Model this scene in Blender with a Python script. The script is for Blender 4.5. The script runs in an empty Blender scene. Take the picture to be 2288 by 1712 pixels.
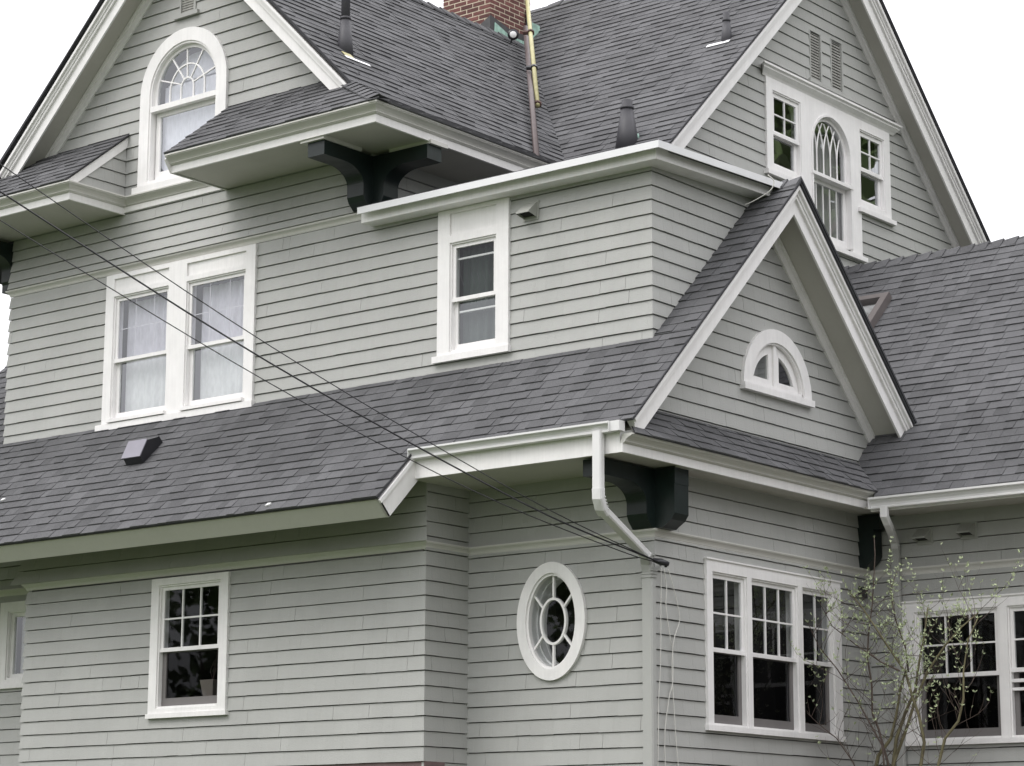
import bpy, bmesh, math, random
from mathutils import Vector, Matrix
R = math.radians
random.seed(11)
SC = bpy.context.scene
COL = SC.collection

# ------------------------------------------------------------------ camera
CAM = Vector((13.290, -18.771, 1.60))
yaw, pitch, roll = R(38.7226), R(11.5905), R(0.22587)
fw = Vector((-math.sin(yaw)*math.cos(pitch), math.cos(yaw)*math.cos(pitch), math.sin(pitch)))
r0 = Vector((math.cos(yaw), math.sin(yaw), 0)); u0 = r0.cross(fw)
rt = r0*math.cos(roll)+u0*math.sin(roll); up = -r0*math.sin(roll)+u0*math.cos(roll)
cd = bpy.data.cameras.new('camera'); cam = bpy.data.objects.new('camera', cd); COL.objects.link(cam)
cam.matrix_world = Matrix(((rt.x, up.x, -fw.x, CAM.x), (rt.y, up.y, -fw.y, CAM.y), (rt.z, up.z, -fw.z, CAM.z), (0, 0, 0, 1)))
cd.sensor_fit = 'HORIZONTAL'; cd.sensor_width = 36; cd.lens = 84.47; cd.clip_start = .1; cd.clip_end = 3000
SC.camera = cam

# ------------------------------------------------------------------ sky, sun, exposure
SUN_EL, SUN_AZ = R(52), R(205)          # azimuth clockwise from +Y: high, from behind the photographer's left
w = bpy.data.worlds.new('World'); SC.world = w; w.use_nodes = True
nt = w.node_tree; nt.nodes.clear()
out = nt.nodes.new('ShaderNodeOutputWorld'); bg = nt.nodes.new('ShaderNodeBackground')
sky = nt.nodes.new('ShaderNodeTexSky'); sky.sky_type = 'NISHITA'; sky.sun_disc = False
sky.sun_elevation = SUN_EL; sky.sun_rotation = SUN_AZ; sky.dust_density = 3.0
hs = nt.nodes.new('ShaderNodeHueSaturation'); hs.inputs['Saturation'].default_value = .35
mx = nt.nodes.new('ShaderNodeMix'); mx.data_type = 'RGBA'; mx.inputs['Factor'].default_value = .86
mx.inputs['B'].default_value = (13.6, 13.5, 13.9, 1)      # the closed cloud cover
nt.links.new(sky.outputs[0], hs.inputs['Color']); nt.links.new(hs.outputs[0], mx.inputs['A'])
tc = nt.nodes.new('ShaderNodeTexCoord'); sx = nt.nodes.new('ShaderNodeSeparateXYZ'); nt.links.new(tc.outputs['Generated'], sx.inputs[0])
mr = nt.nodes.new('ShaderNodeMapRange'); mr.inputs['From Min'].default_value = 0; mr.inputs['From Max'].default_value = 1   # overcast sky: brighter overhead than at the horizon
mr.inputs['To Min'].default_value = .56; mr.inputs['To Max'].default_value = 1.95; nt.links.new(sx.outputs['Z'], mr.inputs['Value'])
vs_ = nt.nodes.new('ShaderNodeVectorMath'); vs_.operation = 'SCALE'; nt.links.new(mx.outputs['Result'], vs_.inputs[0]); nt.links.new(mr.outputs[0], vs_.inputs['Scale'])
nt.links.new(vs_.outputs[0], bg.inputs['Color']); bg.inputs['Strength'].default_value = .12
nt.links.new(bg.outputs[0], out.inputs[0])
sd = bpy.data.lights.new('sun', 'SUN'); sd.energy = 1.0; sd.angle = R(25); sd.color = (1, .97, .93)
so = bpy.data.objects.new('sun', sd); COL.objects.link(so)
sdir = Vector((math.sin(SUN_AZ)*math.cos(SUN_EL), math.cos(SUN_AZ)*math.cos(SUN_EL), math.sin(SUN_EL)))
so.rotation_euler = sdir.to_track_quat('Z', 'Y').to_euler(); so.location = (0, -20, 30)
SC.view_settings.view_transform = 'Standard'; SC.view_settings.look = 'None'
SC.view_settings.exposure = 0.08; SC.view_settings.gamma = 1; SC.view_settings.use_curve_mapping = False

# ------------------------------------------------------------------ materials
def newmat(name):
    m = bpy.data.materials.new(name); m.use_nodes = True
    return m, m.node_tree, m.node_tree.nodes['Principled BSDF']
def N(t, typ, **kw):
    n = t.nodes.new(typ)
    for k, v in kw.items(): n.inputs[k].default_value = v
    return n
def paint(name, col, rough=.55, var=.06, nscale=3.0, tint=False, streak=0.0, bump=.0, bscale=120, spec=.5, fine=.0):
    m, t, b = newmat(name); L = t.links.new
    geo = t.nodes.new('ShaderNodeNewGeometry')
    n1 = N(t, 'ShaderNodeTexNoise', Scale=nscale, Detail=5.0, Roughness=.6)
    L(geo.outputs['Position'], n1.inputs['Vector'])
    rng = N(t, 'ShaderNodeMapRange'); rng.inputs['From Min'].default_value = .3; rng.inputs['From Max'].default_value = .7
    rng.inputs['To Min'].default_value = 1-var; rng.inputs['To Max'].default_value = 1+var
    L(n1.outputs['Fac'], rng.inputs['Value'])
    val = rng.outputs[0]
    def mul(a, bsock):
        q = t.nodes.new('ShaderNodeMath'); q.operation = 'MULTIPLY'; L(a, q.inputs[0]); L(bsock, q.inputs[1]); return q.outputs[0]
    if streak:
        mp = t.nodes.new('ShaderNodeMapping'); mp.inputs['Scale'].default_value = (28, 28, 1.6)
        L(geo.outputs['Position'], mp.inputs['Vector'])
        n2 = N(t, 'ShaderNodeTexNoise', Scale=1.0, Detail=4.0, Roughness=.7); L(mp.outputs[0], n2.inputs['Vector'])
        r2 = N(t, 'ShaderNodeMapRange'); r2.inputs['From Min'].default_value = .3; r2.inputs['From Max'].default_value = .7
        r2.inputs['To Min'].default_value = 1-streak; r2.inputs['To Max'].default_value = 1+streak
        L(n2.outputs['Fac'], r2.inputs['Value']); val = mul(val, r2.outputs[0])
    if fine:
        n3 = N(t, 'ShaderNodeTexNoise', Scale=180.0, Detail=2.0); L(geo.outputs['Position'], n3.inputs['Vector'])
        r3 = N(t, 'ShaderNodeMapRange'); r3.inputs['From Min'].default_value = .3; r3.inputs['From Max'].default_value = .7
        r3.inputs['To Min'].default_value = 1-fine; r3.inputs['To Max'].default_value = 1+fine
        L(n3.outputs['Fac'], r3.inputs['Value']); val = mul(val, r3.outputs[0])
    if tint:
        at = t.nodes.new('ShaderNodeAttribute'); at.attribute_name = 'tint'; val = mul(val, at.outputs['Fac'])
    vm = t.nodes.new('ShaderNodeVectorMath'); vm.operation = 'SCALE'; vm.inputs[0].default_value = col
    L(val, vm.inputs['Scale']); L(vm.outputs[0], b.inputs['Base Color'])
    b.inputs['Roughness'].default_value = rough; b.inputs['Specular IOR Level'].default_value = spec
    if bump:
        nb = N(t, 'ShaderNodeTexNoise', Scale=bscale, Detail=3.0); L(geo.outputs['Position'], nb.inputs['Vector'])
        bp = t.nodes.new('ShaderNodeBump'); bp.inputs['Strength'].default_value = bump; bp.inputs['Distance'].default_value = .01
        L(nb.outputs['Fac'], bp.inputs['Height']); L(bp.outputs[0], b.inputs['Normal'])
    return m
M = {}
M['siding'] = paint('siding_paint', (.385, .387, .370), .62, .06, 1.3, True, .018, .25, 90)
M['backing'] = paint('siding_slot_shade', (.075, .07, .065), .9, .2, 8)  # dark colour paints in the shade of the slots between courses
M['white'] = paint('white_trim_paint', (.80, .785, .775), .5, .05, 3.5, False, .04, .12, 40)
M['cream'] = paint('cream_trim_paint', (.60, .59, .555), .5, .03, 2.5, False, .02, .05, 60)
M['soffit'] = paint('grey_soffit_paint', (.50, .487, .445), .6, .04, 2.5, False, .02, .05, 60)
M['gutter'] = paint('white_metal', (.70, .695, .69), .38, .03, 4)
M['drip'] = paint('aluminium_drip_edge', (.80, .80, .81), .28, .03, 3)
M['roof'] = paint('asphalt_shingle', (.101, .101, .105), .9, .15, .9, True, 0, .6, 260, .3, .22)
M['roofdark'] = paint('shingle_edge', (.045, .045, .05), .9, .15, 6)
M['green'] = paint('dark_green_gloss', (.006, .013, .0115), .42, .25, 9, spec=.45)
M['sashgrey'] = paint('screened_sash', (.155, .145, .142), .6, .06, 4)
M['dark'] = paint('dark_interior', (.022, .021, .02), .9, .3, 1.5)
M['louver'] = paint('weathered_louver', (.33, .325, .30), .7, .2, 9, streak=.2)
M['black'] = paint('black_metal', (.022, .022, .026), .35, .2, 5)
M['lead'] = paint('lead_flashing', (.042, .041, .047), .55, .2, 6)
M['brown'] = paint('brown_pipe', (.085, .062, .06), .5, .15, 6)
M['yellow'] = paint('yellow_pole_paint', (.40, .37, .19), .45, .12, 10, streak=.15)
M['copper'] = paint('verdigris_copper', (.30, .46, .39), .7, .25, 14, streak=.25)
M['rust'] = paint('rusty_clamp', (.07, .035, .03), .8, .3, 12)
M['brick'] = paint('red_brick', (.125, .048, .042), .85, .22, 9, True, 0, .5, 70)
M['mortar'] = paint('mortar', (.62, .54, .42), .9, .1, 12)
M['stone'] = paint('foundation_stone', (.16, .11, .11), .9, .2, 3)
M['wire'] = paint('black_cable', (.018, .016, .022), .5, .1, 3)
M['cord'] = paint('pale_cord', (.62, .61, .57), .7, .08, 8)
M['bark'] = paint('twig_bark', (.085, .062, .05), .85, .25, 20)
M['bark2'] = paint('mossy_bark', (.15, .135, .075), .9, .3, 14)
M['leaf'] = paint('young_leaf', (.42, .48, .29), .55, .25, 9, True)
M['crown'] = paint('tree_foliage', (.11, .16, .05), .7, .3, .7, True)
M['trunk'] = paint('tree_bark', (.09, .07, .05), .9, .25, 5)
M['skylight'] = paint('skylight_frame', (.115, .10, .096), .5, .1, 5)
M['ventlid'] = paint('dull_metal_lid', (.20, .19, .225), .4, .08, 6)
M['pot'] = paint('pale_pot', (.62, .56, .46), .5, .08, 12)
M['hood'] = paint('painted_hood', (.36, .365, .335), .5, .05, 6)
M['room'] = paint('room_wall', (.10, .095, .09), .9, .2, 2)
M['copperdark'] = paint('tarred_flashing', (.06, .06, .062), .7, .2, 10)

def fabric(name, col, trans=.35):
    m, t, b = newmat(name); L = t.links.new
    b.inputs['Base Color'].default_value = (*col, 1); b.inputs['Roughness'].default_value = .9
    tr = N(t, 'ShaderNodeBsdfTranslucent'); tr.inputs['Color'].default_value = (*col, 1)
    ms = t.nodes.new('ShaderNodeMixShader'); ms.inputs[0].default_value = trans
    geo = t.nodes.new('ShaderNodeNewGeometry'); n = N(t, 'ShaderNodeTexNoise', Scale=14.0, Detail=6.0)
    mp = t.nodes.new('ShaderNodeMapping'); mp.inputs['Scale'].default_value = (2.2, 2.2, .7); L(geo.outputs['Position'], mp.inputs['Vector']); L(mp.outputs[0], n.inputs['Vector'])
    cr = t.nodes.new('ShaderNodeValToRGB'); cr.color_ramp.elements[0].position = .35; cr.color_ramp.elements[1].position = .62
    cr.color_ramp.elements[0].color = (*[c*.86 for c in col], 1); cr.color_ramp.elements[1].color = (*col, 1)
    L(n.outputs['Fac'], cr.inputs['Fac']); L(cr.outputs[0], b.inputs['Base Color'])
    o = t.nodes['Material Output']; L(b.outputs[0], ms.inputs[1]); L(tr.outputs[0], ms.inputs[2]); L(ms.outputs[0], o.inputs['Surface'])
    return m
M['lace'] = fabric('lace_curtain', (.92, .92, .92), .25)
M['shade'] = fabric('roller_shade', (.84, .83, .90), .2)
M['drape'] = fabric('grey_green_drape', (.075, .095, .085), .1)
M['greycurtain'] = fabric('grey_curtain', (.36, .35, .34), .1)

def glassmat(name, boost=1.0, tint=(.75, .8, .8)):
    m, t, b = newmat(name); L = t.links.new; t.nodes.remove(b)
    tr = N(t, 'ShaderNodeBsdfTransparent'); tr.inputs['Color'].default_value = (*tint, 1)
    gl = N(t, 'ShaderNodeBsdfGlossy', Roughness=.015); gl.inputs['Color'].default_value = (.95, .97, 1, 1)
    lw = t.nodes.new('ShaderNodeLayerWeight')
    pw = t.nodes.new('ShaderNodeMath'); pw.operation = 'POWER'; pw.inputs[1].default_value = 5; L(lw.outputs['Facing'], pw.inputs[0])
    fr = t.nodes.new('ShaderNodeMath'); fr.operation = 'MULTIPLY_ADD'; fr.inputs[1].default_value = .957; fr.inputs[2].default_value = .043; L(pw.outputs[0], fr.inputs[0])
    q = t.nodes.new('ShaderNodeMath'); q.operation = 'MULTIPLY'; q.use_clamp = True; q.inputs[1].default_value = boost
    L(fr.outputs[0], q.inputs[0])
    geo = t.nodes.new('ShaderNodeNewGeometry'); n = N(t, 'ShaderNodeTexNoise', Scale=2.2, Detail=1.0)
    L(geo.outputs['Position'], n.inputs['Vector'])
    bp = t.nodes.new('ShaderNodeBump'); bp.inputs['Strength'].default_value = .05; bp.inputs['Distance'].default_value = .02
    L(n.outputs['Fac'], bp.inputs['Height']); L(bp.outputs[0], gl.inputs['Normal'])
    ms = t.nodes.new('ShaderNodeMixShader'); L(q.outputs[0], ms.inputs[0]); L(tr.outputs[0], ms.inputs[1]); L(gl.outputs[0], ms.inputs[2])
    L(ms.outputs[0], t.nodes['Material Output'].inputs['Surface'])
    return m
M['glass'] = glassmat('window_glass', 3.0, (.95, .97, .97))
M['darkglass'] = glassmat('shaded_window_glass', .75, (.8, .82, .82))
M['brightglass'] = glassmat('clean_window_glass', 4.5, (.95, .97, .97))
M['dimglass'] = glassmat('upper_window_glass', 3.0, (.85, .85, .90))
M['midglass'] = glassmat('side_window_glass', 1.9, (.85, .87, .87))
M['screen'] = glassmat('glass_behind_screen', .5, (.42, .42, .44))

def groundmat():
    m, t, b = newmat('lawn'); L = t.links.new
    geo = t.nodes.new('ShaderNodeNewGeometry')
    n = N(t, 'ShaderNodeTexNoise', Scale=.8, Detail=8.0, Roughness=.7); L(geo.outputs['Position'], n.inputs['Vector'])
    cr = t.nodes.new('ShaderNodeValToRGB')
    cr.color_ramp.elements[0].color = (.020, .033, .007, 1); cr.color_ramp.elements[1].color = (.045, .070, .012, 1)
    L(n.outputs['Fac'], cr.inputs['Fac']); L(cr.outputs[0], b.inputs['Base Color']); b.inputs['Roughness'].default_value = .95
    return m
M['lawn'] = groundmat()
M['gravel'] = paint('pale_gravel', (.085, .075, .068), .95, .15, 5, fine=.2)

# ------------------------------------------------------------------ mesh helpers
class MB:
    def __init__(s): s.v = []; s.f = []; s.m = []; s.t = []
    def face(s, pts, mi=0, tint=1.0):
        i = len(s.v); s.v += [tuple(p) for p in pts]; s.f.append(tuple(range(i, i+len(pts)))); s.m.append(mi); s.t.append(tint)
    def hull(s, A, B, mi=0, tint=1.0, caps=(True, True)):
        """two matching loops joined by sides"""
        n = len(A); i = len(s.v); s.v += [tuple(p) for p in A]+[tuple(p) for p in B]
        F = []
        if caps[0]: F.append(tuple(range(i, i+n)))
        if caps[1]: F.append(tuple(range(i+2*n-1, i+n-1, -1)))
        for k in range(n): F.append((i+k, i+n+k, i+n+(k+1) % n, i+(k+1) % n))
        s.f += F; s.m += [mi]*len(F); s.t += [tint]*len(F)
    def box(s, fr, s0, s1, t0, t1, n0, n1, mi=0, tint=1.0):
        A = [fr(s0, t0, n0), fr(s1, t0, n0), fr(s1, t1, n0), fr(s0, t1, n0)]
        B = [fr(s0, t0, n1), fr(s1, t0, n1), fr(s1, t1, n1), fr(s0, t1, n1)]
        s.hull(A, B, mi, tint)
    def poly(s, fr, P, n0, n1, mi=0, tint=1.0):
        s.hull([fr(a, b, n0) for a, b in P], [fr(a, b, n1) for a, b in P], mi, tint)
    def strip(s, fr, outer, inner, n0, n1, mi=0, closed=False):
        """ring or arch between two curves, as joined wedges"""
        K = len(outer); rng = range(K if closed else K-1); i = len(s.v)
        for a, b in zip(outer, inner):
            s.v += [tuple(fr(*a, n0)), tuple(fr(*b, n0)), tuple(fr(*b, n1)), tuple(fr(*a, n1))]
        for k in rng:
            p, q = i+4*k, i+4*((k+1) % K)
            for e in range(4):
                g = (e+1) % 4; s.f.append((p+e, p+g, q+g, q+e)); s.m.append(mi); s.t.append(1.0)
        if not closed:
            s.f.append((i, i+3, i+2, i+1)); e = i+4*(K-1); s.f.append((e, e+1, e+2, e+3)); s.m += [mi]*2; s.t += [1.0]*2
    def sweep(s, fr, prof, s0, s1, m0=0., m1=0., mi=0, dt=0.):
        """moulding: profile (n,t) carried from s0 to s1, ends mitred by m*n; dt = rise over the length"""
        A = [fr(s0-m0*n, t, n) for n, t in prof]; B = [fr(s1+m1*n, t+dt, n) for n, t in prof]
        s.hull(A, B, mi)
    def tube(s, pts, r, seg=8, mi=0, tint=1.0, sq=False):
        pts = [Vector(p) for p in pts]; K = len(pts)
        rr = r if isinstance(r, (list, tuple)) else [r]*K
        d = (pts[1]-pts[0]).normalized(); a = Vector((0, 0, 1)) if abs(d.z) < .9 else Vector((1, 0, 0))
        x = d.cross(a).normalized(); i = len(s.v)
        for k in range(K):
            if k == 0: d = pts[1]-pts[0]
            elif k == K-1: d = pts[-1]-pts[-2]
            else: d = (pts[k+1]-pts[k]).normalized()+(pts[k]-pts[k-1]).normalized()
            d.normalize(); x = (x-d*x.dot(d)).normalized(); y = d.cross(x)
            for q in range(seg):
                an = 2*math.pi*(q+(.5 if sq else 0))/seg
                s.v.append(tuple(pts[k]+(x*math.cos(an)+y*math.sin(an))*rr[k]))
        for k in range(K-1):
            for q in range(seg):
                g = (q+1) % seg
                s.f.append((i+k*seg+q, i+k*seg+g, i+(k+1)*seg+g, i+(k+1)*seg+q)); s.m.append(mi); s.t.append(tint)
        s.f.append(tuple(i+q for q in range(seg))[::-1]); s.f.append(tuple(i+(K-1)*seg+q for q in range(seg))); s.m += [mi]*2; s.t += [tint]*2
    def build(s, name, mats, parent=None, smooth=False, props=None, fix=True):
        me = bpy.data.meshes.new(name); me.from_pydata(s.v, [], s.f)
        if not isinstance(mats, (list, tuple)): mats = [mats]
        for q in mats: me.materials.append(M[q])
        me.polygons.foreach_set('material_index', s.m)
        a = me.attributes.new('tint', 'FLOAT', 'FACE'); a.data.foreach_set('value', s.t)
        if fix:
            bm = bmesh.new(); bm.from_mesh(me); bmesh.ops.recalc_face_normals(bm, faces=bm.faces); bm.to_mesh(me); bm.free()
        if smooth: me.polygons.foreach_set('use_smooth', [True]*len(me.polygons))
        me.update()
        o = bpy.data.objects.new(name, me); COL.objects.link(o)
        if parent: o.parent = parent
        for k, v in (props or {}).items(): o[k] = v
        return o
def empty(name, parent=None, loc=(0, 0, 0), **props):
    o = bpy.data.objects.new(name, None); COL.objects.link(o); o.location = loc; o.empty_display_size = .2
    if parent: o.parent = parent
    for k, v in props.items(): o[k] = v
    return o
def tag(o, label, cat, group=None, kind=None):
    o['label'] = label; o['category'] = cat
    if group: o['group'] = group
    if kind: o['kind'] = kind
    return o

def frame(O, S, T):
    O, S, T = Vector(O), Vector(S).normalized(), Vector(T).normalized(); Nn = S.cross(T)
    f = lambda s, t, n: O+S*s+T*t+Nn*n
    return f
def front(y): return frame((0, y, 0), (1, 0, 0), (0, 0, 1))      # s = x, t = z, faces -Y
def side(x): return frame((x, 0, 0), (0, 1, 0), (0, 0, 1))       # s = y, t = z, faces +X
SL = .985; ANG = math.atan(SL); CO, SI = math.cos(ANG), math.sin(ANG)

# ------------------------------------------------------------------ shingle courses
def cut_pieces(ta, tb, lo, hi, holes):
    ed = [ta, tb]
    for h in holes: ed += [e for e in h['breaks'] if ta+1e-4 < e < tb-1e-4]
    ed = sorted(set(ed)); res = []
    for u, v in zip(ed, ed[1:]):
        P = [(lo(u), lo(v), hi(u), hi(v))]
        for h in holes:
            su, sv = h['span'](u+1e-5), h['span'](v-1e-5)
            if su is None and sv is None: continue
            if su is None: su = (h['c'], h['c'])
            if sv is None: sv = (h['c'], h['c'])
            Q = []
            for a0, a1, b0, b1 in P:
                if max(b0, b1) <= min(su[0], sv[0]) or min(a0, a1) >= max(su[1], sv[1]): Q.append((a0, a1, b0, b1)); continue
                if su[0] > a0 or sv[0] > a1: Q.append((a0, a1, max(a0, su[0]), max(a1, sv[0])))
                if su[1] < b0 or sv[1] < b1: Q.append((min(b0, su[1]), min(b1, sv[1]), b0, b1))
            P = Q
        for a0, a1, b0, b1 in P:
            if max(b0-a0, b1-a1) > .012: res.append((u, v, a0, a1, max(a0, b0), max(a1, b1)))
    return res
def rect_hole(s0, s1, t0, t1):
    return dict(breaks=[t0, t1], c=(s0+s1)/2, span=lambda t: (s0, s1) if t0 <= t <= t1 else None)
def ell_hole(cs, ct, rs, rtt, t0=None):
    t0 = ct-rtt if t0 is None else t0
    def span(t):
        if t < t0 or t > ct+rtt: return None
        if t < ct and t0 < ct and t0 != ct-rtt: return (cs-rs, cs+rs)
        k = math.sqrt(max(0, 1-((t-ct)/rtt)**2)); return (cs-rs*k, cs+rs*k)
    return dict(breaks=[t0, t0+.03, ct, ct+rtt*.8, ct+rtt-.03, ct+rtt], c=cs, span=span)

def siding(parent, fr, t_start, t_end, exp, lo, hi, holes=(), flare=None, seedv=0, grid=None, ext=(0, 0)):
    """a wall: dark backing as the part, each shingle course a piece of its own"""
    rnd = random.Random(seedv)
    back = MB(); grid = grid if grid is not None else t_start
    k0 = math.floor((t_start-grid)/exp+1e-6); t = grid+k0*exp; courses = []
    while t < t_end-1e-4:
        courses.append((max(t, t_start), min(t+exp, t_end), t, t+exp)); t += exp
    fl = flare or (lambda q: 0.0)
    made = []
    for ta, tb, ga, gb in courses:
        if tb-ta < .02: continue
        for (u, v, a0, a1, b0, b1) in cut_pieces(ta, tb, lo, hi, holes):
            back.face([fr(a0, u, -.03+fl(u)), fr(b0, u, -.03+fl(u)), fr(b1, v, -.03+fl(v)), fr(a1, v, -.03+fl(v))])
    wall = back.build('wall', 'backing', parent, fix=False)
    for ta, tb, ga, gb in courses:
        if tb-ta < .02: continue
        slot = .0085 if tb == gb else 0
        a_min = min(lo(ta), lo(tb)); b_max = max(hi(ta), hi(tb)); J = []; q = a_min+rnd.uniform(.05, .3)
        while q < b_max: J.append((q, .0042 if rnd.random() < .10 else .0009)); q += rnd.uniform(.10, .34)
        wob = [rnd.uniform(-.002, .002) for _ in range(len(J)+1)]
        nn = lambda z: .021-.016*(z-ga)/(gb-ga)+fl(z)
        for (u, v, a0, a1, b0, b1) in cut_pieces(ta, tb, lo, hi, holes):
            v2 = v-slot if abs(v-tb) < 1e-6 else v
            if v2-u < .004: continue
            k = (v2-u)/(v-u); a1_, b1_ = a0+(a1-a0)*k, b0+(b1-b0)*k
            js = [(j, g) for j, g in J if max(a0, a1_)+.03 < j < min(b0, b1_)-.03]
            # one connected strip: faces follow the shingle butts, dipping into each joint
            X = [(a0, a1_, 0., 0)]; kk = 0
            for j, g in js:
                X += [(j-g/2, j-g/2, 0., kk), (j-g/2+.0002, j-g/2+.0002, .007 if g > .002 else .0025, kk), (j+g/2-.0002, j+g/2-.0002, .007 if g > .002 else .0025, kk), (j+g/2, j+g/2, 0., kk+1)]; kk += 1
            X.append((b0, b1_, 0., kk)); mb = MB(); nX = len(X); full = abs(u-ga) < 1e-6
            for xi, (l0, l1, dp, q_) in enumerate(X):
                dz = wob[q_ % len(wob)] if full else 0
                ee = -ext[0] if (xi == 0 and abs(l0-lo(u)) < 1e-4) else (ext[1] if (xi == nX-1 and abs(l0-hi(u)) < 1e-4) else 0)
                mb.v += [tuple(fr(l0, u+dz, -.025+fl(u))), tuple(fr(l0+ee*nn(u), u+dz, nn(u)-dp)), tuple(fr(l1+ee*nn(v2), v2, nn(v2)-dp)), tuple(fr(l1, v2, -.025+fl(v)))]
            tn = [rnd.uniform(.982, 1.018) for _ in range(kk+1)]
            for i_ in range(nX-1):
                p_, n_q = 4*i_, 4*(i_+1); tt_ = tn[min(X[i_][3], kk)] if X[i_][2] == 0 else 1.
                for e_ in range(3): mb.f.append((p_+e_, n_q+e_, n_q+e_+1, p_+e_+1)); mb.m.append(0); mb.t.append(tt_)
            mb.f.append((0, 1, 2, 3)); e_ = 4*(nX-1); mb.f.append((e_+3, e_+2, e_+1, e_)); mb.m += [0]*2; mb.t += [1.]*2
            mb.build('siding_course', 'siding', wall)
    return wall

SINGLES = []      # candidate single roof shingles (distance, points, tint)
def roofing(parent, name, fr, ta, tb, exp, lo, hi, grid=0., seedv=0, single=False, slab=.016, wmin=.10, wmax=.25, label=None):
    rnd = random.Random(seedv); base = MB(); field = MB()
    k0 = math.floor((ta-grid)/exp+1e-6); t = grid+k0*exp; rows = []
    while t < tb-1e-3: rows.append((max(t, ta), min(t+exp, tb))); t += exp
    # underlay slab
    K = 6; L = [(lo(ta+(tb-ta)*i/K), ta+(tb-ta)*i/K) for i in range(K+1)]; H = [(hi(ta+(tb-ta)*i/K), ta+(tb-ta)*i/K) for i in range(K, -1, -1)]
    for i in range(K):
        u, v = ta+(tb-ta)*i/K, ta+(tb-ta)*(i+1)/K
        P = [(lo(u), u), (hi(u), u), (hi(v), v), (lo(v), v)]
        base.poly(fr, P, -slab, -.002)
    o = base.build(name, 'roofdark', parent)
    if label: o['label'] = label
    for ri, (u, v) in enumerate(rows):
        v2 = min(v+.025, tb) if v < tb else v
        a0, a1, b0, b1 = lo(u), lo(v2), hi(u), hi(v2)
        q = min(a0, a1)-rnd.uniform(0, .3); E = [(a0, a1)]
        while q < max(b0, b1):
            if max(a0, a1)+.05 < q < min(b0, b1)-.05: E.append((q, q))
            q += rnd.uniform(wmin, wmax)
        E.append((b0, b1)); thick = 0
        for (l0, l1), (r0_, r1_) in zip(E, E[1:]):
            if max(r0_-l0, r1_-l1) < .01: continue
            thick = rnd.random() < .55
            h = (.0165 if thick else .009)+rnd.uniform(0, .002); g = .0018
            tint = rnd.choice((.84, .90, .96, 1.0, 1.0, 1.04, 1.08, 1.14))*rnd.uniform(.97, 1.03)
            dz = rnd.uniform(-.003, .003)
            A = [fr(l0+g, u+dz, 0), fr(r0_-g, u+dz, 0), fr(r1_-g, v2, 0), fr(l1+g, v2, 0)]
            B = [fr(l0+g, u+dz, h), fr(r0_-g, u+dz, h), fr(r1_-g, v2, .0015), fr(l1+g, v2, .0015)]
            if single: SINGLES.append(((Vector(B[0])-CAM).length, A, B, tint, o, field))
            else: field.hull(A, B, 0, tint, caps=(False, True))
    return o, field
def finish_field(o, field):
    if field.f: field.build('shingle', 'roof', o, props={'kind': 'stuff'}, fix=True)

# ------------------------------------------------------------------ the house
house = empty('house', label='large grey shingled house with white trim, steep gables and dark green brackets', category='house')

W_NONE = lambda: ()
# --- window openings in the siding (outline runs under the middle of the casing)
H1 = rect_hole(-7.86, -5.53, 6.80, 8.50)
H2 = rect_hole(-2.66, -1.86, 6.93, 8.44)
H3 = rect_hole(-6.19, -5.12, 3.305, 4.72)
H4 = ell_hole(-1.225, 4.07, .36, .53)
H5 = rect_hole(.88, 3.29, 3.02, 4.62)
H6 = rect_hole(.49, 9.0, 2.99, 4.43)
H7 = ell_hole(-6.73, 10.72, .645, .645, 9.63)
H9 = ell_hole(2.205, 6.57, .59, .60, 6.55)
H10 = rect_hole(-9.54, -8.3, 3.83, 4.74)
H8a = rect_hole(6.10, 9.05, 10.36, 11.60)
H8b = rect_hole(6.95, 8.26, 9.70, 10.36)
VL = rect_hole(-6.86, -6.58, 11.66, 12.4)
VA = rect_hole(7.13, 7.44, 11.88, 12.54)
VB = rect_hole(7.66, 7.97, 11.88, 12.57)

k = lambda c: (lambda t: c)
# lower storey
G0 = 4.79
siding(house, front(-.67), 2.70, 4.80, .1492, k(-8.375), k(-2.321), [H3], seedv=1, grid=G0, ext=(1, 1))
siding(house, front(-.67), 4.865, 5.72, .157, lambda t: -8.375-max(0, .13-(t-4.865)*.25), k(-2.321), [], flare=lambda z: max(0, .07-(z-4.87)*.2), seedv=2, grid=4.872, ext=(1, 1))
siding(house, side(-2.321), 2.55, 5.50, .1492, k(-.67), k(0.0), [], seedv=3, grid=G0, ext=(1, 0))
siding(house, front(0), 2.55, 4.80, .1510, k(-2.321), k(0), [H4], seedv=4, grid=G0-.02, ext=(0, 1))
siding(house, front(0), 4.87, 5.50, .158, k(-2.321), k(0), [], seedv=5, grid=4.872, ext=(0, 1))
siding(house, side(0), 2.55, 4.80, .1505, k(0.0), k(4.03), [H5], seedv=6, grid=G0-.012, ext=(1, 0))
siding(house, side(0), 4.86, 5.48, .152, k(0.0), k(4.03), [], seedv=7, grid=4.867, ext=(1, 0))
siding(house, front(0), 2.55, 4.88, .1490, k(-13), k(-8.30), [H10], seedv=8, grid=4.775)
siding(house, front(0), 4.93, 5.9, .155, k(-13), k(-8.25), [], seedv=9, grid=4.93)
siding(house, front(4.03), 2.5, 4.79, .1505, k(0), k(7), [H6], seedv=10, grid=4.7335)
siding(house, front(4.03), 4.83, 5.50, .158, k(0), k(7), [], seedv=11, grid=4.824)
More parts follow.
